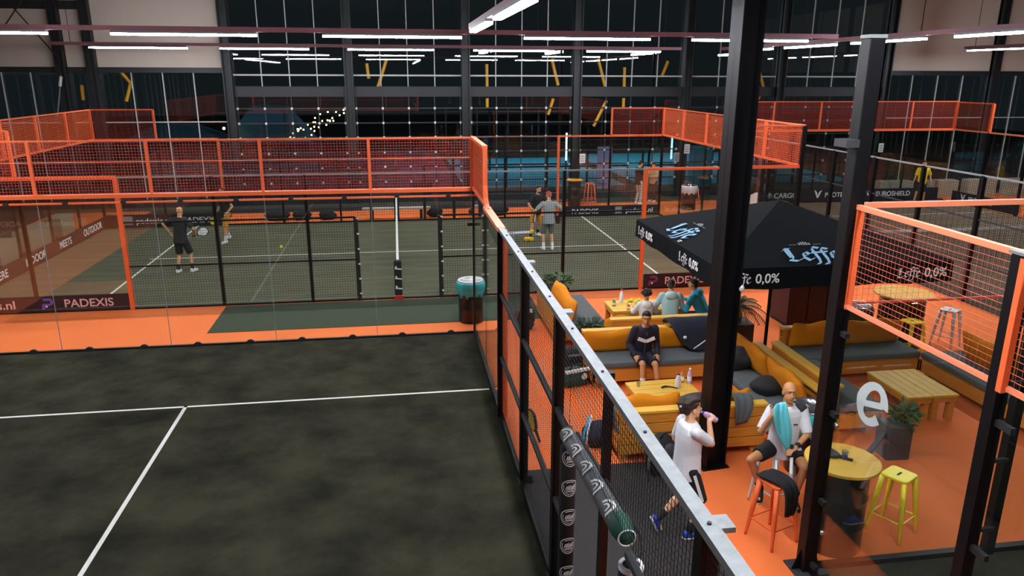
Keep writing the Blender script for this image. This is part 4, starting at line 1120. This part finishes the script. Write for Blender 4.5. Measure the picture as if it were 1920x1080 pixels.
# ------------------------------------------------------------ outside the dark windows
struct(MB().b2((-40, 17.3, -.4), (60, 90, -.1)).build('ground_outside', 'asphalt'))
def outdoor_court(x0, y0, x1, y1, label):
    t = thing('outdoor_court', label, 'court', (x0, y0, -.1))
    w, d = x1-x0, y1-y0
    MB().b2((0, 0, 0), (w, d, .03)).build('turf', 'blue_turf', t)
    b = MB()
    for k in range(int(w//2)+1): b.b2((2*k-.05, -.05, 0), (2*k+.05, .05, 3.2))
    for z in (1.0, 2.0, 3.0): b.b2((0, -.04, z-.04), (w, .04, z+.04))
    for k in range(int(w//2)+1): b.b2((2*k-.05, d-.05, 0), (2*k+.05, d+.05, 3.2))
    for z in (1.0, 3.0): b.b2((0, d-.04, z-.04), (w, d+.04, z+.04))
    b.build('fence_frame', 'black_soft', t)
    for x in (w*.25, w*.75): MB().bar((x, d*.5, 6.5), (x, d*.5+4, 6.5), .25, .1).build('court_lamp', 'tube_outside', t); MB().b2((x-.06, d*.5-.1, 0), (x+.06, d*.5, 6.6)).build('lamp_pole', 'black_soft', t)
outdoor_court(1.7, 21, 9.7, 34, 'lit blue court outside behind the two players on the right')
struct(MB().b2((-12, 20.5, -.12), (1.4, 40, -.06)).build('ground_terrace', 'terrace_red'))
outdoor_court(10.5, 21, 22, 36, 'lit blue court outside behind the standing visitors')
def tent(label, x, y, w, d, h0, h1, m):
    t = thing('garden_tent', label, 'tent', (x, y, -.1))
    b = MB(); q = [(-w/2,-d/2,h0),(w/2,-d/2,h0),(w/2,d/2,h0),(-w/2,d/2,h0),(-w*.2,0,h1),(w*.2,0,h1)]
    b.add(q, [(0,1,5,4),(1,2,5),(2,3,4,5),(3,0,4)]); b.build('roof', m, t)
    MB().b2((-w/2, d/2-.03, .3), (w/2, d/2, h0)).build('side_sheet', m, t)
    for sx in (-1, 1):
        for sy in (-1, 1): MB().b2((sx*w/2-.04, sy*d/2-.04, 0), (sx*w/2+.04, sy*d/2+.04, h0)).build('tent_pole', 'charcoal', t)
tent('blue tent with pitched roof outside, seen left of the fairy lights', -7.4, 23.5, 3.9, 3.2, 2.2, 3.9, 'tent_blue')
tent('blue tent outside behind the orange corner band at the left', -11.7, 23.5, 4.2, 3.2, 2.3, 3.0, 'tent_blue')
fl = thing('fairy_lights', 'string of warm fairy lights outside above the orange wire band', 'fairy lights', (-5, 20.8, 0))
for x in (-1.4, 1.3): MB().tube([(x, .1, -.1), (x, .1, 3.9)], .03, 6).build('light_pole', 'black_soft', fl)
pts = []
for k in range(34):
    s = k/33; pts.append(Vector((-1.2+2.3*s+.3*math.sin(k*2.3), .5*math.sin(k*1.7), 2.45+1.1*s+.22*math.sin(k*1.9))))
MB().tube(pts, .008, 4).build('cable', 'black_soft', fl)
for p in pts: MB().ell(p-Vector((0,0,.04)), (.032,.032,.035), 8, 6).build('light_bulb', 'bulb', fl, True)
for i, (p, l) in enumerate([((-9.3, 22, 2.75), 'single warm bulb outside above the left orange corner'), ((-8.8, 22, 2.95), 'single warm bulb outside, higher than its neighbour at the left')]):
    o = MB().ell((0,0,0), (.06,.06,.06), 8, 6).build('garden_lamp', 'bulb', None, True); o.location = p; tag(o, l, 'lamp')
nt2 = thing('light_tube', 'upright bluish light tube outside behind the players', 'lamp', (6.0, 18.2, 1.5))
MB().b2((-.03, -.03, 0), (.03, .03, 1.2)).build('tube', 'tube_blue', nt2); MB().b2((-.035, .0, -1.6), (.035, .05, 1.2)).build('stand', 'black_soft', nt2)
struct(MB().b2((-.9, 19.5, -.1), (.1, 19.6, .4)).build('low_wall', 'asphalt'))
for i, (x, l, m) in enumerate([(8.0, .7, 'lilac'), (12.6, 1.2, 'blue_turf')]):
    tag(MB().b2((x, 20.2, -.1), (x+l, 20.3, 1.9)).build('poster_wall', m), ['lilac poster wall outside left of the standing visitors', 'blue poster wall outside right of the standing visitors'][i], 'poster')
# added yellow bars just beyond the glass, standing in for reflections in it
ybars = [[(-1.73,5.79),(-2.15,4.62)], [(2.43,5.6),(2.44,4.6)], [(2.44,4.2),(2.44,3.8)], [(5.22,5.83),(5.52,4.74)], [(5.32,4.18),(5.1,3.5)], [(7.25,5.85),(7.7,4.4)], [(7.7,4.1),(7.15,3.0)], [(8.45,5.5),(8.47,4.5)], [(8.47,4.2),(8.47,3.8)], [(10.4,5.76),(10.15,5.1)], [(14.5,5.9),(14.96,4.64)], [(14.9,4.4),(14.7,4.1)], [(-12.15,5.3),(-11.8,4.8),(-12.05,4.1)], [(-13.62,4.72),(-13.65,4.15)], [(-2.55,5.6),(-2.5,5.0)]]
for i, s in enumerate(ybars):
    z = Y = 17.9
    o = MB().tube([(-1.47+(x+1.47)*.973, 17.075, 5.18+(z-5.18)*.973) for x, z in s], .065, 6).build('reflection_bar', 'amber_paint')
    tag(o, 'yellow bar imitating a reflection in the dark glazing, number %s from the left' % ['one','two','three','four','five','six','seven','eight','nine','ten','eleven','twelve','thirteen','fourteen','fifteen'][sorted(range(len(ybars)), key=lambda q: ybars[q][0][0]).index(i)], 'strut', 'yellow reflection bars beyond the glazing')

# ------------------------------------------------------------ people
def ik(a, c, l1, l2, pole):
    a, c, pole = Vector(a), Vector(c), Vector(pole); d = c-a; L = min(max(d.length, abs(l1-l2)+.01), l1+l2-.002)
    u = d.normalized(); c = a+u*L
    x = (l1*l1-l2*l2+L*L)/(2*L); h = math.sqrt(max(l1*l1-x*x, 0))
    n = (pole-u*pole.dot(u)); n = n.normalized() if n.length > 1e-5 else u.orthogonal().normalized()
    return a+u*x+n*h, c
def person(label, base, heading, H=1.78, hip=None, chest_dir=(0,0,1), side=(1,0,0), head_fwd=(0,1,0), head_up=(0,0,1),
           hand_r=None, hand_l=None, pole_r=(.4,-.6,-.5), pole_l=(-.4,-.6,-.5), foot_r=None, foot_l=None, knee_r=(.1,1,0), knee_l=(-.1,1,0),
           toe_r=(.15,1,0), toe_l=(-.15,1,0), palm_r=(-1,0,0), palm_l=(1,0,0), hdir_r=None, hdir_l=None, curl_r=.5, curl_l=.5,
           skin='skin', top='black_cloth', sleeve=.6, bottom='black_cloth', leg=.72, shoe='white_shoe', sock=None, hair=None, hair_kind='short',
           detail=1, belly=1., extras=None, group=None):
    """local frame: forward +Y, right +X, metres; heading turns it about Z. The body is one mesh; clothes and hair are its parts."""
    s = H/1.78
    V = Vector
    hipc = V(hip) if hip else V((0, 0, .94*s))
    up = V(chest_dir).normalized(); sd = V(side); sd = (sd-up*sd.dot(up)).normalized(); fw = up.cross(sd)
    vox = (.011, .0068)[detail > 1] if detail else .016
    def T(t, x=0., y=0.): return hipc + up*(t*s) + sd*(x*s) + fw*(y*s)
    def ring(t, a, b, y=0.): return (T(t, 0, y), sd*(a*s), fw*(b*s))
    sh = {1: T(.49, .175), -1: T(.49, -.175)}; hp = {1: T(-.02, .09), -1: T(-.02, -.09)}
    body = MB()
    body.rings([ring(-.11, .09, .09), ring(-.06, .155, .11), ring(.03, .16, .112*belly), ring(.14, .142, .102*belly, .01*(belly-1)*8), ring(.25, .145, .107*belly), ring(.36, .165, .115), ring(.44, .17, .105), ring(.5, .14, .085), ring(.55, .075, .065), ring(.58, .055, .055)])
    hf = V(head_fwd); hu = V(head_up).normalized(); hf = (hf-hu*hf.dot(hu)).normalized(); hr = hf.cross(hu)
    hc = T(.56) + hu*.155*s + hf*.03*s
    def Hd(x, y, z): return hc + hr*(x*s) + hf*(y*s) + hu*(z*s)
    R = Matrix((hr, hf, hu)).transposed()
    body.cap(T(.5), Hd(0, -.02, -.06), .06*s, .055*s)
    body.ell(Hd(0, -.01, .035), (.074*s, .094*s, .088*s), 18, 12, R)
    body.ell(Hd(0, .025, -.04), (.058*s, .068*s, .078*s), 16, 10, R)
    body.ell(Hd(0, .055, -.095), (.03*s, .03*s, .024*s), 12, 8, R)
    body.cap(Hd(0, .088, .012), Hd(0, .108, -.028), .009*s, .0145*s, 8)
    body.ell(Hd(0, .082, -.06), (.026*s, .014*s, .012*s), 10, 6, R)
    body.ell(Hd(0, .083, .038), (.05*s, .012*s, .012*s), 12, 6, R)
    for q in (-1, 1): body.ell(Hd(q*.075, -.005, -.005), (.012*s, .022*s, .033*s), 10, 8, R)
    joints = {}
    for q, hand, pole, hd, pn, curl in ((1, hand_r, pole_r, hdir_r, palm_r, curl_r), (-1, hand_l, pole_l, hdir_l, palm_l, curl_l)):
        hand = V(hand) if hand is not None else sh[q] + V((q*.06, .04, -.54))*s
        el, wr = ik(sh[q], hand, .30*s, .26*s, pole)
        joints['el', q] = el; joints['wr', q] = wr
        body.cap(sh[q], el, .052*s, .04*s); body.cap(el, wr, .042*s, .027*s); body.ell(sh[q], (.06*s,)*3, 12, 8)
        d = V(hd).normalized() if hd else (wr-el).normalized()
        n = V(pn); n = (n-d*n.dot(d)).normalized(); w = d.cross(n)*q
        # palm, five fingers; w points to the thumb side
        R3 = Matrix((w, n, d)).transposed()
        body.ell(wr+d*.05*s, (.042*s, .018*s, .056*s), 14, 10, R3)
        joints['palm', q] = wr + d*.075*s + n*.02*s
        for i, (off, L) in enumerate(((.031, .068), (.011, .078), (-.010, .072), (-.030, .056))):
            p = wr + d*.09*s + w*off*s; ang = curl*.5; r = .0092*s
            for k in range(3):
                dd = d*math.cos(ang) + n*math.sin(ang); e = p + dd*L*s*(.45, .32, .26)[k]
                body.cap(p, e, r, r*.9, 7); p = e; ang += curl*(.75, .6, 0)[k]; r *= .93
        p = wr + d*.03*s + w*.034*s; e = p + (d*.55+w*.65+n*.35*(.5+curl)).normalized()*.042*s; body.cap(p, e, .0125*s, .0105*s, 7)
        body.cap(e, e + (d*.9+w*.1+n*.5*curl).normalized()*.034*s, .0105*s, .009*s, 7)
    for q, foot, kn, toe in ((1, foot_r, knee_r, toe_r), (-1, foot_l, knee_l, toe_l)):
        ft = V(foot) if foot is not None else V((q*.11*s, 0, .08*s))
        k, an = ik(hp[q], ft, .44*s, .43*s, kn)
        joints['kn', q] = k; joints['an', q] = an
        body.cap(hp[q], k, .085*s, .054*s, 12); body.cap(k, an, .052*s, .036*s)
        m_ = k.lerp(an, .3); back = (k-hp[q]).cross(an-k); bk = V(kn)*-1
        body.cap(m_ + (bk-(an-k)*(bk.dot(an-k)/(an-k).length_squared)).normalized()*.015*s, k.lerp(an, .55), .048*s, .036*s)
        td = V(toe).normalized(); joints['td', q] = td
        heel = an - td*.045*s; up_ = V((0,0,1)) if abs(td.z) < .9 else V((0,-1,0))
        body.cap(an - V((0,0,.035))*s, an + td*.14*s - V((0,0,.04))*s, .035*s, .026*s)
    o = body.build('person', skin, None, True, remesh=vox, sm=2 if detail else 1)
    o.location = base; o.rotation_euler = (0, 0, heading)
    tag(o, label, 'person', group)
    # face
    e = MB()
    for q in (-1, 1): e.ell(Hd(q*.029, .0785, .012), (.0115*s, .0085*s, .005*s), 10, 7, R)
    e.build('eyes', 'eye_white', o, True)
    e = MB()
    for q in (-1, 1): e.ell(Hd(q*.029, .0865, .012), (.0062*s, .004*s, .0055*s), 8, 6, R)
    e.build('pupils', 'eye_dark', o, True)
    e = MB()
    for q in (-1, 1): e.cap(Hd(q*.012, .093, .034), Hd(q*.047, .082, .036), .0045*s, .0035*s, 6)
    e.build('eyebrows', hair if hair and hair_kind != 'cap' else 'hair_brown', o, True)
    MB().ell(Hd(0, .0935, -.06), (.021*s, .006*s, .006*s), 10, 6, R).build('lips', 'lips', o, True)
    # top
    if top:
        b = MB(); g = .022
        b.rings([ring(-.13, .165+g, .125*belly+g), ring(-.05, .165+g, .12*belly+g), ring(.08, .155+g, .112*belly+g), ring(.2, .148+g, .108*belly+g), ring(.36, .168+g, .117+g), ring(.45, .172+g, .105+g), ring(.515, .135+g, .085+g), ring(.55, .07+g, .06+g), ring(.565, .06, .055)])
        for q in (1, -1):
            el, wr = joints['el', q], joints['wr', q]
            b.ell(sh[q], (.07*s,)*3, 12, 8)
            if sleeve <= 1: b.tube([sh[q], sh[q].lerp(el, sleeve*.6), sh[q].lerp(el, min(sleeve*1.15, .95))], [.074*s, .07*s, .066*s], 14)
            else: b.cap(sh[q], el, .076*s, .06*s, 12); b.cap(el, el.lerp(wr, sleeve-1), .06*s, .042*s, 12)
        b.build('shirt' if sleeve <= 1 else 'jacket', top, o, True, remesh=vox*1.15, sm=5)
    if bottom:
        b = MB(); g = .016
        b.rings([ring(-.14, .12, .11), ring(-.08, .17+g, .125+g), ring(.0, .165+g, .118*belly+g), ring(.06, .155+g, .11*belly+g)])
        for q in (1, -1):
            k, an = joints['kn', q], joints['an', q]
            if leg <= 1: b.ell(hp[q], (.105*s,)*3, 14, 9); b.tube([hp[q], hp[q].lerp(k, leg*.5), hp[q].lerp(k, min(leg*1.12, 1.0))], [.105*s, .1*s, .092*s], 16)
            else: b.cap(hp[q], k, .105*s, .075*s, 14); b.cap(k, k.lerp(an, leg-1), .075*s, .058*s, 12)
        b.build('shorts' if leg <= 1.2 else 'trousers', bottom, o, True, remesh=vox*1.15, sm=4)
    for q in (1, -1):
        an, td, k = joints['an', q], joints['td', q], joints['kn', q]
        if sock:
            MB().cap(an+(k-an)*.02, an.lerp(k, sock[1]), .043*s, .049*s, 12).build('sock', sock[0] if isinstance(sock[0], str) else sock[0][q > 0], o, True)
        if shoe:
            b = MB(); dn = V((0,0,-1)) if abs(td.z) < .6 else (k-an).normalized()*-1
            dn = (dn-td*dn.dot(td)).normalized(); sw = td.cross(dn)
            rs = []
            for x, w_, h_, l_ in ((-.075, .012, .015, .035), (-.06, .036, .05, .02), (-.02, .04, .055, .015), (.05, .04, .045, .02), (.11, .047, .032, .03), (.16, .042, .024, .035), (.19, .018, .012, .04)):
                rs.append((an + td*x*s + dn*(l_+.008)*s, sw*w_*s, dn*h_*s))
            b.rings(rs, 14); sh_ = b.build('shoe', shoe, o, True, sm=1)
            b = MB(); rs = [(an + td*x*s + dn*.066*s, sw*w_*s, dn*.011*s) for x, w_ in ((-.078, .014), (-.05, .042), (.02, .042), (.11, .05), (.165, .042), (.195, .016))]
            b.rings(rs, 12).build('sole', 'white_shoe', sh_, True)
    if hair:
        b = MB()
        if hair_kind == 'short':
            b.ell(Hd(0, -.018, .05), (.079*s, .094*s, .084*s), 16, 10, R); b.ell(Hd(0, .035, .095), (.055*s, .05*s, .035*s), 14, 8, R); b.ell(Hd(0, -.06, .0), (.066*s, .05*s, .075*s), 12, 8, R)
        elif hair_kind == 'messy':
            rnd = random.Random(label)
            b.ell(Hd(0, -.025, .055), (.086*s, .1*s, .09*s), 16, 10, R); b.ell(Hd(0, -.07, .0), (.07*s, .05*s, .075*s), 12, 8, R)
            for i in range(26):
                a = rnd.random()*2*PI; el_ = rnd.random()*.9+.15
                d = (hr*math.cos(a)*math.cos(el_)+hf*math.sin(a)*math.cos(el_)*1.05+hu*math.sin(el_))
                p = Hd(0, -.02, .06) + d*.078*s; b.cap(p, p+(d*.03+hf*.012+hr*.015*(rnd.random()-.5))*s, .024*s, .01*s, 7)
        elif hair_kind == 'afro':
            rnd = random.Random(label)
            for i in range(60):
                a = rnd.random()*2*PI; el_ = rnd.random()*1.5-.35
                if math.sin(a) > .3 and el_ < .5: continue
                d = (hr*math.cos(a)*math.cos(el_)+hf*math.sin(a)*math.cos(el_)+hu*math.sin(el_)); b.ell(Hd(0, -.02, .05)+d*(.085+.04*rnd.random())*s, (.035*s,)*3, 8, 6)
        elif hair_kind == 'cap':
            b.ell(Hd(0, -.005, .06), (.085*s, .104*s, .075*s), 16, 10, R); b.ell(Hd(0, -.11, .045), (.06*s, .06*s, .015*s), 12, 6, R)
        b.build('hair' if hair_kind != 'cap' else 'cap', hair, o, True, remesh=.009, sm=2)
    o['j'] = 0; del o['j']
    return o, joints, (Hd, T)
def world_of(o, p):
    return Matrix.Translation(o.location) @ Matrix.Rotation(o.rotation_euler.z, 4, 'Z') @ Vector(p)
def part(o, mb, name, m, smooth=True, **k): return mb.build(name, m, o, smooth, **k)
def hold_racket(label, o, J, q, d, m='racket_black', m2='racket_yellow', roll=0., normal=None):
    """racket gripped in hand q, pointing along local direction d"""
    d = Vector(d).normalized(); p = J['palm', q]
    t = racket(label, (0,0,0), (0,0,0), m, m2)
    x = d.orthogonal().normalized(); x = Matrix.Rotation(roll, 3, d) @ x
    if normal: x = d.cross(Vector(normal)).normalized()
    mm = Matrix((x, d, x.cross(d))).transposed().to_4x4(); mm.translation = p - d*.06
    W = Matrix.Translation(o.location) @ Matrix.Rotation(o.rotation_euler.z, 4, 'Z') @ mm
    t.location = W.translation; t.rotation_euler = W.to_euler()
    return t
G = 'players on the far court'
# the man who drinks, walking to the right
o, J, (Hd, T) = person('man in white t-shirt drinking from a bottle beside the big sofa', (1.66, -7.44, 0), -PI/2+.08, 1.73,
    hand_r=(.04, .215, 1.45), pole_r=(.35, -.05, -1), hdir_r=(-.45, .5, .35), palm_r=(-.6, .3, -.2), curl_r=1.1, hand_l=(-.24, .16, .95), pole_l=(-.3, -.8, 0),
    foot_r=(.1, .04, .085), foot_l=(-.12, -.26, .17), knee_l=(-.05, 1, -.1), toe_l=(-.1, .45, -1), toe_r=(.1, 1, 0), head_fwd=(.05, 1, .12), head_up=(0, -.1, 1),
    top='white_cloth', sleeve=.72, bottom='black_cloth', leg=.92, shoe='blue_shoe', sock=('black_soft', .28), hair='hair_brown', hair_kind='messy', skin='skin_pale', detail=2, belly=1.12)
k = J['kn', 1]; h_ = T(-.02, .09); part(o, MB().bar(h_.lerp(k, .05)+Vector((.094, 0, 0)), h_.lerp(k, .9)+Vector((.086, 0, 0)), .02, .035), 'side_stripe', 'logo_white', False)
pb = J['palm', 1]; mouth = Hd(0, .1, -.055); wb = MB(); d = (pb - mouth); d.z -= .0; d.normalize()
bt = thing('water_bottle', 'clear violet tinted water bottle at the mouth of the man in white', 'bottle', world_of(o, mouth + d*.015), 0)
q = d.to_track_quat('Z', 'Y').to_matrix().to_4x4(); bt.rotation_euler = (Matrix.Rotation(o.rotation_euler.z, 4, 'Z') @ q).to_euler()
MB().lathe([(.012, 0), (.013, .03), (.033, .08), (.033, .19), (.028, .2), (.033, .21), (.033, .25), (.02, .26)], (0,0,0), 18).build('body', 'bottle_pink', bt, True)
MB().lathe([(.0345, .12), (.0345, .18)], (0,0,0), 18, False).build('paper_label', 'bottle_white', bt)
MB().lathe([(.016, .0), (.016, .03)], (0,0,0), 14, False).build('neck_ring', 'bottle_blue', bt)
# the bald man on the pale stool
o, J, (Hd, T) = person('bald man in white t-shirt sitting on the pale stool with a turquoise towel', (3.06, -7.02, 0), PI-.15, 1.78,
    hip=(0, 0, .85), chest_dir=(.04, .12, 1), head_fwd=(.05, 1, .28), head_up=(-.02, -.12, 1),
    hand_r=(.27, .27, 1.36), pole_r=(.5, .0, -1), hdir_r=(-.3, .0, .6), palm_r=(-.5, -.6, 0), curl_r=1.1,
    hand_l=(-.02, .34, .98), pole_l=(-.8, -.2, -.4), hdir_l=(.75, .5, -.15), palm_l=(.2, .2, -1), curl_l=.7,
    foot_r=(.30, .22, .36), knee_r=(.95, .5, .4), foot_l=(-.04, .40, .34), knee_l=(-.15, 1, .4), toe_r=(.3, .8, -.2), toe_l=(0, 1, -.15),
    top='white_cloth', sleeve=.85, bottom='black_cloth', leg=.62, shoe='black_soft', sock=('black_soft', .2), skin='skin_tan', detail=2, belly=1.22)
b = MB()
for q in (1, -1):
    a = T(.535, q*.09, 0); c = T(.49, q*.2, .02)
    b.ell(a.lerp(c, .55)+Vector((0,.005,-.012)), (.085, .06, .08), 14, 10)
part(o, b, 'shoulder_patch', 'charcoal')
part(o, MB().cap(J['wr', -1].lerp(J['el', -1], .12), J['wr', -1].lerp(J['el', -1], .2), .034, .034), 'wristband', 'black_soft')
part(o, MB().box(T(.36, -.07, .137), (.05, .006, .015)), 'chest_print', 'charcoal', False)
k = J['kn', -1]; part(o, MB().ell(T(-.0, -.1, 0).lerp(k, .5)+Vector((0,.0,.09)), (.035, .05, .012), 12, 6), 'emblem', 'logo_white')
tw = []
W = lambda p: world_of(o, p)
hr_ = J['palm', 1]
for off, z, w_ in ((Vector((-.06, -.02, .07)), 0, .06), (Vector((-.02, .05, .06)), 0, .1), (Vector((-.03, .075, -.04)), 0, .1), (Vector((-.07, .09, -.17)), 0, .115), (Vector((-.1, .09, -.3)), 0, .1), (Vector((-.14, .07, -.41)), 0, .055), (Vector((-.17, .05, -.5)), 0, .03)):
    c = W(hr_ + off); tw.append((c, (w_, .02, 0)))
drape('towel', 'turquoise towel hanging from the raised hand of the bald man', tw, 'towel', 'towel', .03)
hold_racket('pale grey racket held edge on between the legs of the bald man', o, J, -1, (.02, .25, -1), 'racket_grey', 'racket_grey', normal=(-.925, .366, 0))
# the seated man in the dark jacket
o, J, (Hd, T) = person('man in dark jacket with a white chest stripe sitting on the grey sofa', (2.6, -2.98, 0), PI, 1.74,
    hip=(0, 0, .555), chest_dir=(0, .3, 1), head_fwd=(.3, 1, .02), head_up=(0, .08, 1), hand_r=(.2, .27, .60), hand_l=(-.2, .27, .60), pole_r=(.35, -1, 0), pole_l=(-.35, -1, 0), palm_r=(-.5, 0, -1), palm_l=(.5, 0, -1),
    foot_r=(.12, .52, .08), foot_l=(-.14, .58, .08), knee_r=(.0, .6, 1), knee_l=(-.0, .6, 1), top='navy_cloth', sleeve=1.95, bottom='navy_cloth', leg=.8, shoe='white_shoe', sock=(('red_cloth', 'white_cloth'), .4), hair='hair_black', skin='skin_tan', detail=2, belly=1.05)
b = MB()
for q in (-1, 1): b.bar(T(.33, 0, .142), T(.39, q*.15, .135), .012, .06)
part(o, b, 'chest_stripe', 'logo_white', False)
part(o, MB().bar(T(-.05, 0, .15), T(.5, 0, .118), .008, .012), 'zip', 'grey_steel', False)
# the hooded group seen from behind
def hood(o, T, m, s=1.): part(o, MB().ell(T(.5, 0, -.1), (.12*s, .07*s, .09*s), 14, 9).ell(T(.53, 0, -.06), (.11*s, .08*s, .06*s), 14, 9), 'hood', m)
o, J, (Hd, T) = person('child with dark curly hair and white hoodie on the wooden sofa', (3.2, -1.42, 0), -.1, 1.38, hip=(0, 0, .53), hand_r=(.2, .3, .72), hand_l=(-.2, .3, .72), foot_r=(.1, .42, .08), foot_l=(-.1, .42, .08), knee_r=(0, .5, 1), knee_l=(0, .5, 1),
    top='white_cloth', sleeve=1.95, bottom='black_cloth', leg=1.9, hair='hair_black', hair_kind='afro', skin='skin_tan'); hood(o, T, 'white_cloth', .85)
o, J, (Hd, T) = person('person in pale teal hoodie with dark hair seen from behind', (3.74, -1.3, 0), -.15, 1.68, hip=(0, 0, .55), chest_dir=(0, .14, 1), hand_r=(.2, .4, .78), hand_l=(-.2, .4, .78), foot_r=(.1, .5, .08), foot_l=(-.1, .5, .08), knee_r=(0, .5, 1), knee_l=(0, .5, 1),
    head_fwd=(.3, 1, -.25), top='teal_hoodie', sleeve=1.95, bottom='navy_cloth', leg=1.9, hair='hair_brown', hair_kind='short', skin='skin'); hood(o, T, 'teal_hoodie')
o, J, (Hd, T) = person('person in bright blue hoodie leaning over the table', (4.5, -1.22, 0), .8, 1.7, hip=(0, 0, .55), chest_dir=(-.1, .5, 1), hand_r=(.1, .5, .8), hand_l=(-.2, .5, .78), foot_r=(.1, .5, .08), foot_l=(-.1, .5, .08), knee_r=(0, .5, 1), knee_l=(0, .5, 1),
    head_fwd=(0, 1, -.3), top='cyan_cloth', sleeve=1.95, bottom='black_cloth', leg=1.9, hair='hair_black', hair_kind='short', skin='skin'); hood(o, T, 'cyan_cloth')
# players on the far court
o, J, (Hd, T) = person('bald player all in black by the left service line, seen from behind', (-7.28, 6.0, 0), -.35, 1.78, chest_dir=(.02, .1, 1), hand_r=(.3, .22, 1.02), hand_l=(-.32, .02, 1.08), pole_r=(.9, -.5, -.2), pole_l=(-.9, -.4, -.2),
    foot_r=(.2, .08, .085), foot_l=(-.12, -.1, .085), top='black_cloth', sleeve=.75, leg=.85, sock=('black_soft', .3), skin='skin', group=G)
hold_racket('dark racket in the right hand of the bald player in black', o, J, 1, (.75, .55, .35), 'racket_black', 'racket_grey', .6)
o, J, (Hd, T) = person('player in black shirt and ochre shorts at the far left, head behind the orange rail', (-6.9, 9.8, 0), 2.4, 1.76, chest_dir=(.02, .06, 1), hand_r=(.3, .12, .95), hand_l=(-.3, .15, 1.0),
    foot_r=(.3, -.25, .1), foot_l=(-.14, .2, .085), top='black_cloth', sleeve=.6, bottom='ochre_cloth', leg=.95, sock=('white_cloth', .3), hair='hair_brown', skin='skin', group=G)
hold_racket('dark racket with yellow face beside the ochre shorts', o, J, 1, (.2, .3, -.9), 'racket_black', 'racket_yellow')
o, J, (Hd, T) = person('player in black shirt and ochre shorts at the far right, facing the viewer', (2.95, 9.0, 0), PI+.35, 1.76, chest_dir=(.0, .2, 1), hand_r=(.3, .3, 1.0), hand_l=(-.12, .38, 1.12), pole_r=(.8, -.5, -.3), pole_l=(-.8, -.4, -.3),
    foot_r=(.3, .15, .085), foot_l=(-.2, -.25, .12), top='black_cloth', sleeve=.7, bottom='ochre_cloth', leg=.8, sock=('black_soft', .35), hair='hair_brown', skin='skin', head_fwd=(-.1, 1, -.1), group=G)
hold_racket('black racket hanging from the hand of the player facing the viewer', o, J, 1, (.1, .1, -1), 'racket_black', 'racket_grey')
part(o, MB().ell(Hd(0, .05, -.08), (.055, .055, .045), 12, 8), 'beard', 'hair_brown')
o, J, (Hd, T) = person('player in grey with a cap at the right, seen from behind', (3.02, 7.3, 0), .05, 1.8, hand_r=(.3, .1, 1.1), hand_l=(-.42, .25, 1.2), pole_r=(.8, -.5, -.4), pole_l=(-.7, -.5, -.6),
    foot_r=(.14, 0, .085), foot_l=(-.14, .02, .085), top='grey_shirt', sleeve=.75, bottom='grey_shorts', leg=.85, sock=('white_cloth', .25), hair='red_cloth', hair_kind='cap', skin='skin', group=G)
part(o, MB().b2(tuple(Hd(-.06, -.1, .02)), tuple(Hd(.06, -.112, .05))), 'cap_print', 'logo_white', False)
hold_racket('racket with blue face held low by the player in grey', o, J, 1, (.35, .3, -.6), 'racket_black', 'racket_black')
# visitors and the player in yellow
o, J, (Hd, T) = person('visitor in black jacket and pale checked trousers looking down', (8.4, 15.1, 0), -1.2, 1.8, head_fwd=(0, 1, -.5), head_up=(0, .3, 1), hand_r=(.1, .3, 1.12), hand_l=(-.1, .3, 1.12), pole_r=(.8, -.3, -.6), pole_l=(-.8, -.3, -.6),
    top='black_cloth', sleeve=1.9, bottom='check_cloth', leg=1.9, hair='hair_black', hair_kind='short', skin='skin', detail=0)
o, J, (Hd, T) = person('visitor in tan jacket and dark trousers beside the checked trousers', (9.2, 15.55, 0), 2.2, 1.68, head_fwd=(0, 1, -.5), head_up=(0, .3, 1), hand_r=(.08, .3, 1.1), hand_l=(-.08, .3, 1.1), pole_r=(.8, -.3, -.6), pole_l=(-.8, -.3, -.6),
    top='tan_cloth', sleeve=1.9, bottom='charcoal', leg=1.9, hair='hair_black', hair_kind='short', skin='skin', detail=0)
o, J, (Hd, T) = person('player in yellow shirt on the far right court, partly behind a post', (20.2, 13.6, 0), 2.6, 1.8, hand_r=(.32, .1, .9), hand_l=(-.32, .05, .95), foot_r=(.2, .1, .085), foot_l=(-.16, -.1, .085), top='yellow_cloth', sleeve=.8, bottom='black_cloth', leg=.85, hair='hair_brown', skin='skin', detail=0)
